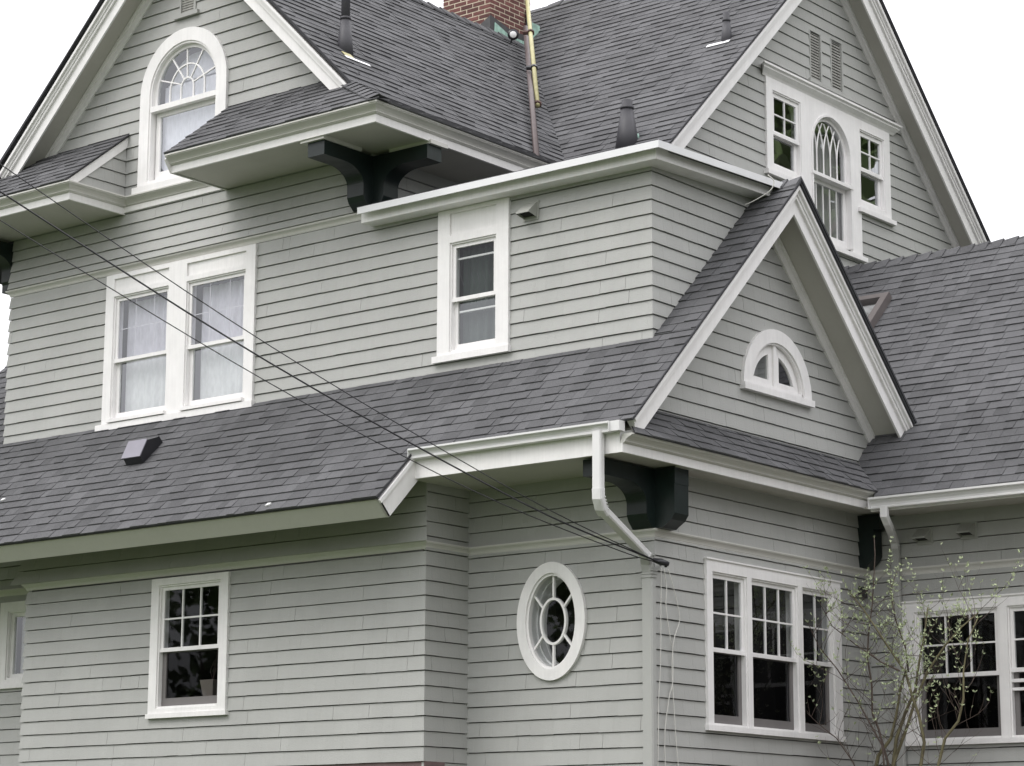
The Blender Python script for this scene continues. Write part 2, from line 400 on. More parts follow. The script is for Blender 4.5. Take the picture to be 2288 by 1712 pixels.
# upper storey front and bump side
siding(house, front(0), 6.66, 8.61, .1462, k(-9.735), k(-3.70), [H1], seedv=12, grid=6.86, ext=(1, 0))
siding(house, front(0), 6.66, 8.53, .1462, k(-3.70), k(0), [H2], seedv=13, grid=6.86, ext=(0, 1))
siding(house, front(0), 8.70, 9.37, .137, k(-9.74), k(-3.721), [], flare=lambda z: max(0, .06-(z-8.70)*.18), seedv=14, grid=8.655)
siding(house, side(0), 6.70, 8.62, .1462, k(0.0), lambda t: 2.0-(8.74-t)/.985+.02, [], seedv=15, grid=6.86, ext=(1, 0))
siding(house, side(-3.721), 8.6, 9.36, .15, k(-.02), k(3.4), [], seedv=16, grid=8.6)
# gables
siding(house, front(0), 9.50, 12.6, .1605, lambda t: -6.68-(13.0-t)/.9877+.04, lambda t: -6.68+(13.0-t)/.9877-.04, [H7, VL], seedv=17, grid=9.515)
siding(house, side(-2.5), 8.7, 13.7, .1600, lambda t: 7.53-(14.0-t)/.97, lambda t: 7.53+(14.0-t)/.965, [H8a, H8b, VA, VB], seedv=18, grid=8.795)
siding(house, side(0), 5.95, 8.5, .1585, lambda t: 2.0-(8.66-t)/.985 if t > 6.75 else .0, lambda t: 2.0+(8.66-t)/.985 if t > 6.42 else 3.85+(t-6.05), [H9], seedv=19, grid=6.226-.1585*2)
# cheek of the left pent roof
siding(house, side(-7.72), 9.49, 10.28, .160, lambda t: min(-.02, -.90+(t-9.49)*1.12), k(-.02), [], seedv=20, grid=9.515)
# plain backs so the shell is closed
b = MB()
b.box(front(0), -9.74, -9.70, 2.0, 9.4, -9, -.03); b.build('wall', 'siding', house); b = MB()
b.box(front(-.67), -8.375, -8.33, 0, 5.6, -.7, -.02); b.build('wall', 'siding', house); b = MB()
b.box(front(12), -9.7, -2.5, 0, 9.3, -.05, 0); b.build('wall', 'siding', house); b = MB()
b.box(front(2.1), -3.7, -.03, 6.7, 8.6, -.04, 0)
b.build('wall', 'siding', house)
b = MB()
b.box(front(-.67), -8.40, -2.30, 0, 2.70, -.3, .0); b.box(side(0), .0, 4.0, 0, 2.56, -.3, .0)
b.box(front(0), -2.29, -.01, 0, 2.56, -.3, -.001); b.box(front(4.03), .03, 9, 0, 2.5, -.3, .0); b.box(front(0), -13, -8.41, 0, 2.56, -.3, .0)
b.build('foundation', 'stone', house)

# --- mouldings: profile points are (outward, up)
def crown(h, p, steps=3):
    P = [(0, 0), (.012, 0)]
    P += [(p*.22, h*.10), (p*.30, h*.16), (p*.30, h*.24)]
    P += [(p*.42, h*.42), (p*.66, h*.62), (p*.86, h*.72), (p*.90, h*.74), (p*.90, h*.80), (p, h*.84), (p, h), (0, h)]
    return P
def mould(parent, name, fr, t, h, p, s0, s1, m0=0, m1=0, n=0, dt=0., mat='white'):
    b = MB(); b.sweep(fr, [(n+a, t+c) for a, c in crown(h, p)], s0, s1, m0, m1, 0, dt)
    return b.build(name, mat, parent)
belt = lambda fr, t, s0, s1, m0=0, m1=0, p=.06: mould(house, 'belt_moulding', fr, t, .078, p, s0, s1, m0, m1, mat='cream')
belt(front(-.67), 4.80, -8.375, -2.321, 1, 1); belt(side(-2.321), 4.80, -.67, 0, 1, -1); belt(front(0), 4.80, -2.321, 0, -1, 1)
belt(side(0), 4.80, 0, 4.03, 1, -1); belt(front(4.03), 4.79, 0, 7, -1, 0, .05); belt(front(0), 4.88, -13, -8.375)
belt(front(0), 8.615, -9.735, -3.70, 1, 0); belt(side(-3.721), 8.615, 0, 3.3, 0, 0)

def plank(parent, name, fr, s0, s1, t0, t1, n0, n1, mat='white', **kw):
    b = MB(); b.box(fr, s0, s1, t0, t1, n0, n1); return b.build(name, mat, parent, props=kw)
def cornice(fr, s0, s1, tf0, tf1, th, p, m0, m1, back=.03):
    """fascia board with a crown above it"""
    b = MB(); b.sweep(fr, [(-back, tf0), (0, tf0), (0, tf1), (-back, tf1)], s0, s1, m0, m1); b.build('fascia', 'white', house)
    b = MB(); b.sweep(fr, [(-back+a, tf1+c) if i in (0,) else (a, tf1+c) for i, (a, c) in enumerate(crown(th, p))], s0, s1, m0, m1); b.build('crown_moulding', 'cream', house)
# lower eave over the corner: fascia, soffit
b = MB(); b.sweep(front(-1.03), [(-.03, 5.45), (0, 5.45), (0, 5.70), (-.03, 5.70)], -2.18, .349, 0, 0); b.build('fascia', 'white', house)
cornice(side(.38), -1.03, 4.02, 5.45, 5.535, .085, .11, 0, 0)
b = MB(); b.poly(front(0), [(-2.31, 5.47), (.36, 5.47), (.36, 5.49), (-2.31, 5.49)], 0.0, 1.0)
b.build('soffit', 'soffit', house); b = MB(); b.box(side(0), 0, 4.02, 5.47, 5.49, 0, .36); b.build('soffit', 'soffit', house)
# skirt eave: fascia square to the slope, sloping underside, end board
t_ = Vector((0, CO, SI)); n_ = Vector((0, -SI, CO))
EAVE = Vector((0, -1.60, 8.74-SL*3.6))
skf = frame(EAVE, (1, 0, 0), (0, CO, SI))
b = MB(); b.box(skf, -13.2, -2.16, .015, .035, -.255, -.036); b.build('fascia', 'cream', house)
b = MB(); b.box(skf, -13.2, -2.30, .036, 1.2, -.25, -.235); b.build('soffit', 'soffit', house)
sk2 = frame(EAVE+Vector((-2.16, 0, 0)), (0, CO, SI), (0, -SI, CO))
b = MB(); b.box(sk2, .015, .94, -.257, -.036, -.03, .0); b.box(sk2, .0, .80, -.075, -.036, .0, .025); b.build('rake_board', 'white', house)
# main eave
MZ = 9.33
cornice(front(-.88), -5.98, -2.90, MZ, MZ+.085, .105, .115, 0, 1)
cornice(side(-2.90), -.88, 3.2, MZ, MZ+.085, .105, .115, 1, 0)
cornice(front(-.88), -11, -7.70, MZ, MZ+.085, .105, .115, 0, 1)
cornice(side(-7.70), -.88, 0, MZ, MZ+.085, .105, .115, 1, -1)
mould(house, 'crown_moulding', front(0), MZ+.085, .105, .115, -7.70, -5.9, -1, 0, mat='cream')
plank(house, 'frieze_board', front(0), -7.70, -5.9, MZ+.02, MZ+.085, 0, .03)
b = MB(); b.box(front(0), -5.96, -2.93, MZ+.012, MZ+.03, 0, .85); b.build('soffit', 'soffit', house); b = MB(); b.box(side(-3.721), 0.86, 3.2, MZ+.012, MZ+.03, 0, .79); b.box(side(-3.721), 0.0, .86, MZ+.012, MZ+.03, 0, .79); b.build('soffit', 'soffit', house); b = MB()
b.box(front(0), -11, -7.73, MZ+.012, MZ+.03, 0, .85); b.build('soffit', 'soffit', house)
b = MB(); b.poly(side(-5.98), [(-.88, MZ), (0, MZ), (0, 10.2), (-.98, 9.47)], -.02, .0); b.build('return_board', 'white', house)
# raking board over the cheek of the left pent
pa = math.atan(.81); pf = frame((-7.70, -1.0, 9.52), (0, math.cos(pa), math.sin(pa)), (0, -math.sin(pa), math.cos(pa)))
b = MB(); b.box(pf, .02, 1.28, -.115, -.02, -.02, .01); b.build('rake_board', 'white', house)
# flat roofed bump: soffit, fascia, metal drip edge
RISE = .045
b = MB(); b.sweep(front(0), [(-.0, 8.505), (.21, 8.505), (.21, 8.625), (0, 8.625)], -3.69, 0, 0, 1); b.build('fascia', 'white', house)
b = MB(); b.sweep(side(0), [(-.0, 8.505), (.21, 8.505), (.21, 8.625), (0, 8.625)], 0, 1.90, 1, 0, 0, RISE*1.9); b.build('fascia', 'white', house)
b = MB(); b.sweep(front(0), [(.0, 8.640), (.293, 8.640), (.297, 8.580), (.308, 8.580), (.312, 8.652), (.29, 8.66), (0, 8.66)], -3.66, 0, 0, 1); b.build('drip_edge', 'drip', house)
b = MB(); b.sweep(side(0), [(.0, 8.640), (.293, 8.640), (.297, 8.580), (.308, 8.580), (.312, 8.652), (.29, 8.66), (0, 8.66)], 0, 1.98, 1, 0, 0, RISE*1.98); b.build('drip_edge', 'drip', house)
b = MB(); b.hull([(-3.7, -.28, 8.66), (.28, -.28, 8.66), (.28, 0, 8.66), (-3.7, 0, 8.66)], [(-3.7, -.28, 8.672), (.28, -.28, 8.672), (.28, 0, 8.672), (-3.7, 0, 8.672)])
b.hull([(-3.7, 0, 8.62), (.28, 0, 8.62), (.28, 2.1, 8.70), (-3.7, 2.1, 8.70)], [(-3.7, 0, 8.672), (.28, 0, 8.672), (.28, 2.1, 8.762), (-3.7, 2.1, 8.762)])
b.hull([(-3.7, 2.1, 8.6), (-2.5, 2.1, 8.6), (-2.5, 4.6, 8.6), (-3.7, 4.6, 8.6)], [(-3.7, 2.1, 8.762), (-2.5, 2.1, 8.762), (-2.5, 4.6, 8.86), (-3.7, 4.6, 8.86)])
b.build('flat_roof', 'roofdark', house)

# --- rake trims
def rake(O, S, T, length, w, frieze_back, fr_w=.12, start=0.):
    """white board under a sloping roof edge: flat board, two raised strips, soffit back to the wall, frieze on the wall"""
    f = frame(O, S, T); tn = abs(Vector(S).z)/math.hypot(Vector(S).x, Vector(S).y)
    def bd(b, t0, t1, n0, n1, ex=0.):
        if start == 0: P = [(0, t0), (length+t0*tn, t0), (length+t1*tn, t1), (0, t1)]
        else: P = [(-t0*tn, t0), (length, t0), (length, t1), (-t1*tn, t1)]
        b.poly(f, P, n0, n1)
    b = MB(); bd(b, -w, -.036, -.10, -.075); bd(b, -w*.52, -.036, -.075, -.045)
    bd(b, -w*.40, -.036, -.045, -.030); bd(b, -w*.27, -.036, -.03, .0); b.build('rake_board', 'white', house)
    b = MB(); bd(b, -w*.62, -w*.55, -frieze_back, -.101); b.build('soffit', 'soffit', house)
    b = MB(); bd(b, -w*.62-fr_w, -w*.62-.002, -frieze_back+.001, -frieze_back+.035)
    bd(b, -w*.62-fr_w*.35, -w*.62-.004, -frieze_back+.035, -frieze_back+.06); b.build('frieze_board', 'white', house)
def rake_up(x, y0, z0, y1, z1, w, back, fw_=.12, axis='y'):
    """edge from the foot (y0,z0) up to the apex (y1,z1) on plane x (or on plane y when axis is x)"""
    d = math.hypot(y1-y0, z1-z0); c, s = (y1-y0)/d, (z1-z0)/d
    if axis == 'y':
        if c > 0: f = ((x, y0, z0), (0, c, s), (0, -s, c)); rake(*f, d, w, back, fw_)
        else: f = ((x, y1, z1), (0, -c, -s), (0, s, -c)); rake2(*f, d, w, back, fw_)
    else:
        if c > 0: f = ((y0, x, z0), (c, 0, s), (-s, 0, c)); rake(*f, d, w, back, fw_)
        else: f = ((y1, x, z1), (-c, 0, -s), (s, 0, -c)); rake2(*f, d, w, back, fw_)
def rake2(O, S, T, L, w, back, fw_): rake(O, S, T, L, w, back, fw_, 1.)
rake_up(.485, -1.0, 8.74-SL*3.0, 2.0, 8.74, .25, .485)
rake_up(.485, 4.30, 8.74-SL*2.3, 2.0, 8.74, .25, .485)
rake_up(-2.10, 2.6, 14.045-.975*4.9, 7.50, 14.045, .26, .40, .13)
rake_up(-2.10, 12.6, 14.045-.96*5.1, 7.50, 14.045, .30, .40, .13)
rake_up(-.44, -9.60, 10.09, -6.68, 13.0, .25, .44, .13, 'x')
rake_up(-.44, -3.68, 10.03, -6.68, 13.0, .25, .44, .13, 'x')

# ------------------------------------------------------------------ roofs
# skirt and small-gable front slope share one plane and one set of courses
zt = lambda z: (z-EAVE.z)/SI; yt = lambda y: (y+1.60)/CO
EX = .1431
TG, TW, TR = yt(-1.04), yt(.015), yt(2.0)
parts = []
oA, fA = roofing(house, 'skirt_roof', skf, 0, TW, EX, k(-11.6), k(-2.15), 0, 31, True)
oB, fB = roofing(house, 'skirt_roof', skf, TG, TW, EX, k(-2.15), k(.505), 0, 32, True)
oC, fC = roofing(house, 'dormer_roof', skf, TW, TR, EX, k(.012), k(.505), 0, 33, True)
oD, fD = roofing(house, 'skirt_roof', skf, TW, TR, EX, k(-11.6), k(-9.74), 0, 34)
finish_field(oD, fD)
SINGLES.sort(key=lambda q: q[0])
for i, (d_, A, B, tint, o, fld) in enumerate(SINGLES):
    if i < 300:
        q = MB(); q.hull(A, B, 0, tint, caps=(False, True)); q.build('shingle', 'roof', o, fix=True)
    else: fld.hull(A, B, 0, tint, caps=(False, True))
for o, fld in ((oA, fA), (oB, fB), (oC, fC)): finish_field(o, fld)
# back slopes that only show as dark edges
b = MB()
d = 8.74-SL*2.3
b.hull([(-2.5, 2.0, 8.70), (.505, 2.0, 8.70), (.505, 4.34, 8.70-SL*2.34), (-2.5, 4.34, 8.70-SL*2.34)], [(-2.5, 2.0, 8.752), (.505, 2.0, 8.752), (.505, 4.34, 8.752-SL*2.34), (-2.5, 4.34, 8.752-SL*2.34)])
b.build('dormer_roof', 'roofdark', house)
b = MB()
for yy in [i*.165 for i in range(20)]:
    y0 = 2.0+yy*CO; z0 = 8.752-SL*yy*CO
    if y0 > 4.3: break
    b.tube([(.40, y0, z0+.004), (.514, y0, z0+.004)], .012, 4, sq=True)
b.build('roof_edge', 'roofdark', house)
# pent roof on the side of the small gable
pq = math.atan(.87); pc, ps = math.cos(pq), math.sin(pq)
pfr = frame((.505, 0, 5.618), (0, 1, 0), (-pc, 0, ps))
o, f = roofing(house, 'pent_roof', pfr, 0, .505/pc-.02, .143, lambda t: -1.0+t*.62, lambda t: 3.40+t*.66, 0, 35, slab=.007); finish_field(o, f)
# left gable roof, right slope: kicked eave, then the steep part
za, zb = 9.520, 9.97; fa = math.atan2(zb-za, .83); fl_ = math.hypot(zb-za, .83)
fk = frame((-2.77, 0, za), (0, 1, 0), (-math.cos(fa), 0, math.sin(fa)))
yv = lambda z: 4.89+(z-11.5)/.975
o, f = roofing(house, 'gable_roof', fk, 0, fl_, .1425, lambda t: -1.0+t*.56, lambda t: yv(za+t*math.sin(fa)), 0, 36, slab=.003, wmin=.12, wmax=.30); finish_field(o, f)
ma = math.atan(.9877); mc, msn = math.cos(ma), math.sin(ma)
fm = frame((-3.60, 0, zb), (0, 1, 0), (-mc, 0, msn)); Lm = (13.02-zb)/msn
o, f = roofing(house, 'gable_roof', fm, 0, Lm, .1425, k(-.455), lambda t: yv(zb+t*msn), 0, 37, wmin=.12, wmax=.30); finish_field(o, f)
b = MB()
b.hull([(-10.7, -.455, 9.05), (-6.66, -.455, 12.99), (-6.66, 7.4, 12.99), (-10.7, 7.4, 9.05)], [(-10.72, -.455, 9.09), (-6.66, -.455, 13.03), (-6.66, 7.4, 13.03), (-10.72, 7.4, 9.09)])
b.build('gable_roof', 'roofdark', house)
# pent returns
pfr2 = frame((0, -1.0, 9.527), (1, 0, 0), (0, math.cos(pa), math.sin(pa))); Lp = 1.0/math.cos(pa)-.01
hip = lambda t: -2.74-(t/.66)*.86 if t < .66 else -3.60-(t-.66)*.55
o, f = roofing(house, 'pent_roof', pfr2, 0, Lp, .140, k(-5.985), hip, 0, 38, slab=.008, wmin=.12, wmax=.28); finish_field(o, f)
o, f = roofing(house, 'pent_roof', pfr2, 0, Lp, .140, k(-11), k(-7.66), 0, 39, slab=.008, wmin=.12, wmax=.28); finish_field(o, f)
# hip caps
hb = MB(); P0, P1 = Vector((-2.75, -1.00, 9.535)), Vector((-3.66, -.42, 10.03))
hipc = []
for i in range(7):
    q0 = P0.lerp(P1, i/7); q1 = P0.lerp(P1, (i+1.25)/7); h = Vector((0, 0, .022)); dv = (P1-P0).normalized()
    lft = Vector((-.14, -.02, -.012)); rgt = Vector((.02, .15, -.012))
    c_ = MB(); c_.hull([q0+lft, q0+Vector((0, 0, -.01)), q0+rgt, q0+rgt+h, q0+h*1.7, q0+lft+h], [q1+lft, q1+Vector((0, 0, -.01)), q1+rgt, q1+rgt+h*.3, q1+h*.9, q1+lft+h*.3], 0, random.uniform(.8, 1.15))
    c_.build('hip_shingle', 'roof', house)
# big gable roof, front slope
ra = math.atan(.975); rc, rs = math.cos(ra), math.sin(ra)
RY0, RZ0 = 2.86, 14.045-.975*(7.50-2.86)
fR = frame((0, RY0, RZ0), (1, 0, 0), (0, rc, rs)); LR = (7.50-RY0)/rc
xvz = lambda z: (-3.60-(z-9.97)/.9877 if z > 9.97 else -3.60+(9.97-z)*.88/.47)
zz_ = lambda t: RZ0+t*rs
o, f = roofing(house, 'main_roof', fR, 0, LR, .1440, lambda t: xvz(zz_(t)) if zz_(t) < 13.0 else -6.68-(zz_(t)-13.0)*2.2, k(-2.085), 0, 40, wmin=.12, wmax=.30); finish_field(o, f)
b = MB(); b.hull([(-10.5, 7.5, 14.01), (-2.085, 7.5, 14.01), (-2.085, 12.8, 14.01-.96*5.3), (-10.5, 12.8, 14.01-.96*5.3)], [(-10.5, 7.5, 14.05), (-2.085, 7.5, 14.05), (-2.085, 12.8, 14.05-.96*5.3), (-10.5, 12.8, 14.05-.96*5.3)])
b.build('main_roof', 'roofdark', house)
# wing roof
WZ = lambda y: 6.50+SL*(y-4.30)
fW = frame((0, 3.34, WZ(3.34)), (1, 0, 0), (0, CO, SI)); LW = (7.03-3.34)/CO
wz = lambda t: WZ(3.34)+t*SI
def wlo(t):
    z = wz(t)
    if z < 6.06: return .5-(z-5.62)/.87 if z > 5.62 else .5
    return .012
tspl = (6.49-WZ(3.34))/SI
o, f = roofing(house, 'wing_roof', fW, 0, LW, EX, wlo, k(7.0), 0, 41); finish_field(o, f)
o, f = roofing(house, 'wing_roof', fW, tspl, LW, EX, k(-2.48), k(.012), 0, 42); finish_field(o, f)
b = MB(); b.hull([(-2.48, 7.03, 9.14), (7, 7.03, 9.14), (7, 10.8, 5.4), (-2.48, 10.8, 5.4)], [(-2.48, 7.03, 9.19), (7, 7.03, 9.19), (7, 10.8, 5.45), (-2.48, 10.8, 5.45)]); b.build('wing_roof', 'roofdark', house)
def ridge_caps(p0, p1, step, w, axis):
    p0, p1 = Vector(p0), Vector(p1); L = (p1-p0).length; nn = int(L/step); d = (p1-p0)/L
    for i in range(nn):
        q0 = p0+d*(i*step); q1 = p0+d*((i+1.12)*step); c_ = MB()
        sv = Vector((0, 1, 0)) if axis == 'x' else Vector((1, 0, 0))
        a, bq = -sv*w+Vector((0, 0, -w*.95)), sv*w+Vector((0, 0, -w*.95)); h0, h1 = Vector((0, 0, .032)), Vector((0, 0, .012))
        c_.hull([q0+a+h1*0, q0, q0+bq, q0+bq+h0, q0+h0*1.2, q0+a+h0], [q1+a, q1-Vector((0, 0, .01)), q1+bq, q1+bq+h1, q1+h1, q1+a+h1], 0, random.uniform(.8, 1.15))
        c_.build('ridge_shingle', 'roof', house)
ridge_caps((7.0, 7.03, 9.185), (-2.45, 7.03, 9.185), .165*1.2, .12, 'x')
ridge_caps((.505, 2.0, 8.75), (.0, 2.0, 8.75), .165, .10, 'x')
ridge_caps((-6.68, -.45, 13.03), (-6.68, 6.3, 13.03), .25, .11, 'y')
ridge_caps((-2.09, 7.5, 14.05), (-7.2, 7.5, 14.05), .25, .11, 'x')

# dark shingle edges along the visible rakes
def edge(pts, r=.009):
    b = MB(); b.tube(pts, r, 4, sq=True); b.build('roof_edge', 'roofdark', house)
edge([(.505, -1.02, EAVE.z+SL*.58+.0), (.505, 2.0, 8.745)]); edge([(.505, 2.0, 8.745), (.505, 4.33, 8.745-SL*2.33)], .018)
edge([(-2.085, 7.5, 14.05), (-2.085, 12.7, 14.05-.96*5.2)], .014); edge([(-2.085, 2.86, 9.52), (-2.085, 7.5, 14.05)])
edge([(-9.62, -.455, 10.10), (-6.68, -.455, 13.02)], .014); edge([(-3.64, -.455, 10.02), (-6.68, -.455, 13.02)])

# ------------------------------------------------------------------ gutters and downspouts
def gutter(y, x0, x1, z, h=.10, d=.115):
    f = front(y)
    prof = [(0, z), (d*.62, z), (d*.67, z+.006), (d*.67, z+.022), (d*.56, z+.028), (d*.60, z+h*.45), (d*.80, z+h*.72), (d*.97, z+h*.78), (d, z+h*.82), (d, z+h), (d-.012, z+h), (d-.014, z+h*.86), (d*.76, z+h*.78), (d*.5, z+h*.4), (.012, z+.03), (.012, z+h+.01), (0, z+h+.01)]
    b = MB(); b.sweep(f, prof, x0, x1)
    b.box(f, x0-.004, x0, z, z+h, 0.0, d); b.box(f, x1, x1+.004, z, z+h, 0.0, d)
    g = b.build('gutter', 'gutter', house)
    return g
gutter(-1.032, -2.16, .30, 5.635); gutter(3.33, .50, 7.0, 5.415, .12, .12)
b = MB(); b.box(front(-1.032), .302, .41, 5.64, 5.735, 0, .09); b.build('gutter_end', 'gutter', house)
b = MB(); b.box(front(3.33), .46, 7.0, 5.40, 5.54, -.03, -.0); b.build('fascia', 'white', house)
b = MB(); b.box(front(4.03), .38, 7.0, 5.44, 5.46, 0, .69); b.build('soffit', 'soffit', house)

def rpipe(pts, w, d, name, mat, parent, ribs=()):
    """flat rectangular pipe along a path"""
    b = MB(); pts = [Vector(p) for p in pts]; rings = []
    for i, p in enumerate(pts):
        if i == 0: t = pts[1]-p
        elif i == len(pts)-1: t = p-pts[i-1]
        else: t = (pts[i+1]-p).normalized()+(p-pts[i-1]).normalized()
        t.normalize(); a = Vector((1, 0, 0)); a = (a-t*a.dot(t)).normalized(); c = t.cross(a)
        k_ = 1.0
        rings.append([p+a*w/2*sx+c*d/2*sy for sx, sy in ((-1, -.6), (-.8, -1), (.8, -1), (1, -.6), (1, .6), (.8, 1), (-.8, 1), (-1, .6))])
    for A, B in zip(rings, rings[1:]): b.hull(A, B, 0, 1.0, caps=(A is rings[0], B is rings[-1]))
    return b.build(name, mat, parent)
dsp = empty('downspout', house, label='bent white downspout from the corner gutter')
rpipe([(.145, -1.09, 5.66), (.145, -1.09, 5.10)], .105, .075, 'outlet_pipe', 'gutter', dsp)
rpipe([(.145, -1.09, 5.12), (.143, -1.085, 5.03), (.128, -1.03, 4.95), (.11, -.96, 4.91)], .112, .082, 'elbow', 'gutter', dsp)
rpipe([(.122, -1.0, 4.935), (.01, -.14, 4.60)], .100, .072, 'slanted_pipe', 'gutter', dsp)
b = MB()
for i in range(5): q = Vector((.142-.006*i, -1.085+.022*i, 5.05-.026*i)); b.tube([q+Vector((.045, -.03, 0)), q+Vector((.06, .03, -.01))], .006, 5)
b.build('crimp', 'gutter', dsp)
rpipe([(.02, -.16, 4.62), (-.02, -.095, 4.54), (-.02, -.065, 4.45)], .11, .085, 'elbow', 'siding', dsp)
rpipe([(-.02, -.065, 4.50), (-.02, -.065, 0.15)], .125, .085, 'wall_pipe', 'siding', dsp)
b = MB(); [b.box(front(0), -.09, .05, 4.40+.032*i, 4.412+.032*i, .015, .115) for i in range(3)]; b.build('pipe_band', 'siding', dsp)
ds2 = empty('downspout', house, label='downspout from the wing gutter at the inner corner')
rpipe([(.665, 3.26, 5.43), (.665, 3.26, 5.33), (.655, 3.33, 5.27), (.63, 3.42, 5.23)], .085, .07, 'elbow', 'gutter', ds2)
rpipe([(.635, 3.40, 5.24), (.41, 3.90, 5.16), (.385, 3.965, 5.09)], .085, .065, 'slanted_pipe', 'gutter', ds2)
rpipe([(.385, 3.965, 5.12), (.385, 3.965, .15)], .095, .065, 'wall_pipe', 'siding', ds2)

# ------------------------------------------------------------------ brackets
def arm_profile(A, P, ztop, zbot, h=.16, ch=.13):
    """outline (out, up) of a carved bracket"""
    pts = [(0, ztop), (A, ztop), (A, ztop-h), ]
    r0_, r1_ = A-.10-P, .19
    r0_ = min(r0_, .30); r1_ = min(r1_, max(.05, (ztop-h)-(zbot+ch)-.05))
    for i in range(0, 15):
        a = math.pi/2*i/14; pts.append((P+r0_*(1-math.sin(a)) if r0_ > 0 else P, ztop-h-r1_*(1-math.cos(a))))
    pts += [(P, zbot+ch), (P*.85, zbot+ch*.55), (P*.55, zbot+.02), (P*.45, zbot), (0, zbot)]
    return pts
def bracket(name_label, arms):
    br = empty('bracket', house, label=name_label)
    for kind, a0, a1, base, A, P, zt_, zb_ in arms:
        pr = arm_profile(A, P, zt_, zb_); b = MB()
        if kind == 'f':   # projects toward -Y from plane y=base, between x a0..a1
            b.hull([(a0, base-o_, z) for o_, z in pr], [(a1, base-o_, z) for o_, z in pr])
        else:             # projects toward +X from plane x=base, between y a0..a1
            b.hull([(base+o_, a0, z) for o_, z in pr], [(base+o_, a1, z) for o_, z in pr])
        b.build('bracket_arm', 'green', br)
    return br
bracket('dark green bracket under the main eave corner', [('f', -3.925, -3.685, 0, .82, .19, 9.30, 8.70), ('s', -.035, .20, -3.72, .81, .19, 9.299, 8.70)])
bracket('dark green bracket under the lower eave corner', [('f', -.20, .035, 0, .87, .17, 5.455, 4.88), ('s', -.035, .20, .003, .27, .265, 5.454, 4.88)])
bracket('dark green bracket at the inner corner by the wing', [('s', 3.82, 3.99, .003, .27, .20, 5.455, 4.88)])
bracket('dark green bracket at the far left corner', [('s', -.0, .2, -9.93, .19, .19, 9.30, 8.70), ('f', -9.93, -9.745, .2, 1.0, .22, 9.30, 8.70)])
b = MB()
b.box(front(0), -4.0, -3.66, 9.30, 9.345, .25, .86); b.build('bracket_cap', 'cream', house); b = MB(); b.box(side(-3.72), -.02, .26, 9.302, 9.345, .25, .85); b.build('bracket_cap', 'cream', house); b = MB(); b.box(side(0), -.02, .24, 5.452, 5.469, .27, .348)
b.build('bracket_cap', 'cream', house)

# ------------------------------------------------------------------ windows
def casing_rect(w, fr, o, i, th=.045, extra=None):
    """o,i = (s0,s1,t0,t1) outer and inner"""
    b = MB()
    b.box(fr, o[0], i[0], o[2], o[3], 0, th); b.box(fr, i[1], o[1], o[2], o[3], 0, th)
    b.box(fr, i[0], i[1], i[3], o[3], 0, th); b.box(fr, i[0], i[1], o[2], i[2], 0, th)
    for e in (extra or []): b.box(fr, *e, 0, th)
    return b.build('casing', 'white', w)
def sash(w, fr, s0, s1, t0, t1, n, cols=1, rows=1, fw_=.042, mw=.018, mat='white', glass='glass', bot=None, th=.03, grid=None):
    b = MB(); bt = bot or fw_
    b.box(fr, s0, s0+fw_, t0, t1, n, n+th); b.box(fr, s1-fw_, s1, t0, t1, n, n+th)
    b.box(fr, s0+fw_, s1-fw_, t0, t0+bt, n, n+th); b.box(fr, s0+fw_, s1-fw_, t1-fw_, t1, n, n+th)
    g0, g1, h0, h1 = s0+fw_, s1-fw_, t0+bt, t1-fw_
    for c in range(1, cols): q = g0+(g1-g0)*c/cols; b.box(fr, q-mw/2, q+mw/2, h0, h1, n+.004, n+th-.004)
    for r_ in range(1, rows):
        q = h0+(h1-h0)*r_/rows
        for c in range(cols):
            a_, b_ = g0+(g1-g0)*c/cols, g0+(g1-g0)*(c+1)/cols
            b.box(fr, a_+(mw/2 if c else 0), b_-(mw/2 if c < cols-1 else 0), q-mw/2, q+mw/2, n+.004, n+th-.004)
    b.build('sash', mat, w)
    for c in range(cols):
        for r_ in range(rows):
            a_, b_ = g0+(g1-g0)*c/cols, g0+(g1-g0)*(c+1)/cols; c_, d_ = h0+(h1-h0)*r_/rows, h0+(h1-h0)*(r_+1)/rows
            q = MB(); q.face([fr(a_, c_, n+th*.45), fr(b_, c_, n+th*.45), fr(b_, d_, n+th*.45), fr(a_, d_, n+th*.45)])
            q.build('pane', glass, w, fix=False)
def stops(w, fr, s0, s1, t0, t1, wd=.018, n0=-.10, n1=.028):
    b = MB()
    b.box(fr, s0, s0+wd, t0, t1, n0, n1); b.box(fr, s1-wd, s1, t0, t1, n0, n1); b.box(fr, s0+wd, s1-wd, t1-wd, t1, n0, n1); b.box(fr, s0+wd, s1-wd, t0, t0+wd*1.2, n0, n1+.004)
    b.build('jamb', 'white', w)
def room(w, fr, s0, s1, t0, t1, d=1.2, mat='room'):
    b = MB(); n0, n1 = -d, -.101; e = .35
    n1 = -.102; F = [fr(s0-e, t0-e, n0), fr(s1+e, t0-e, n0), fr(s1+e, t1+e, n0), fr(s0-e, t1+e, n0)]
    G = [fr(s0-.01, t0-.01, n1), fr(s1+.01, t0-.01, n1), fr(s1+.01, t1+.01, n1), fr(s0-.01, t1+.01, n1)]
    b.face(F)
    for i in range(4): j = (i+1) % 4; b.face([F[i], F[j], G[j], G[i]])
    b.build('interior', mat, w, fix=False)
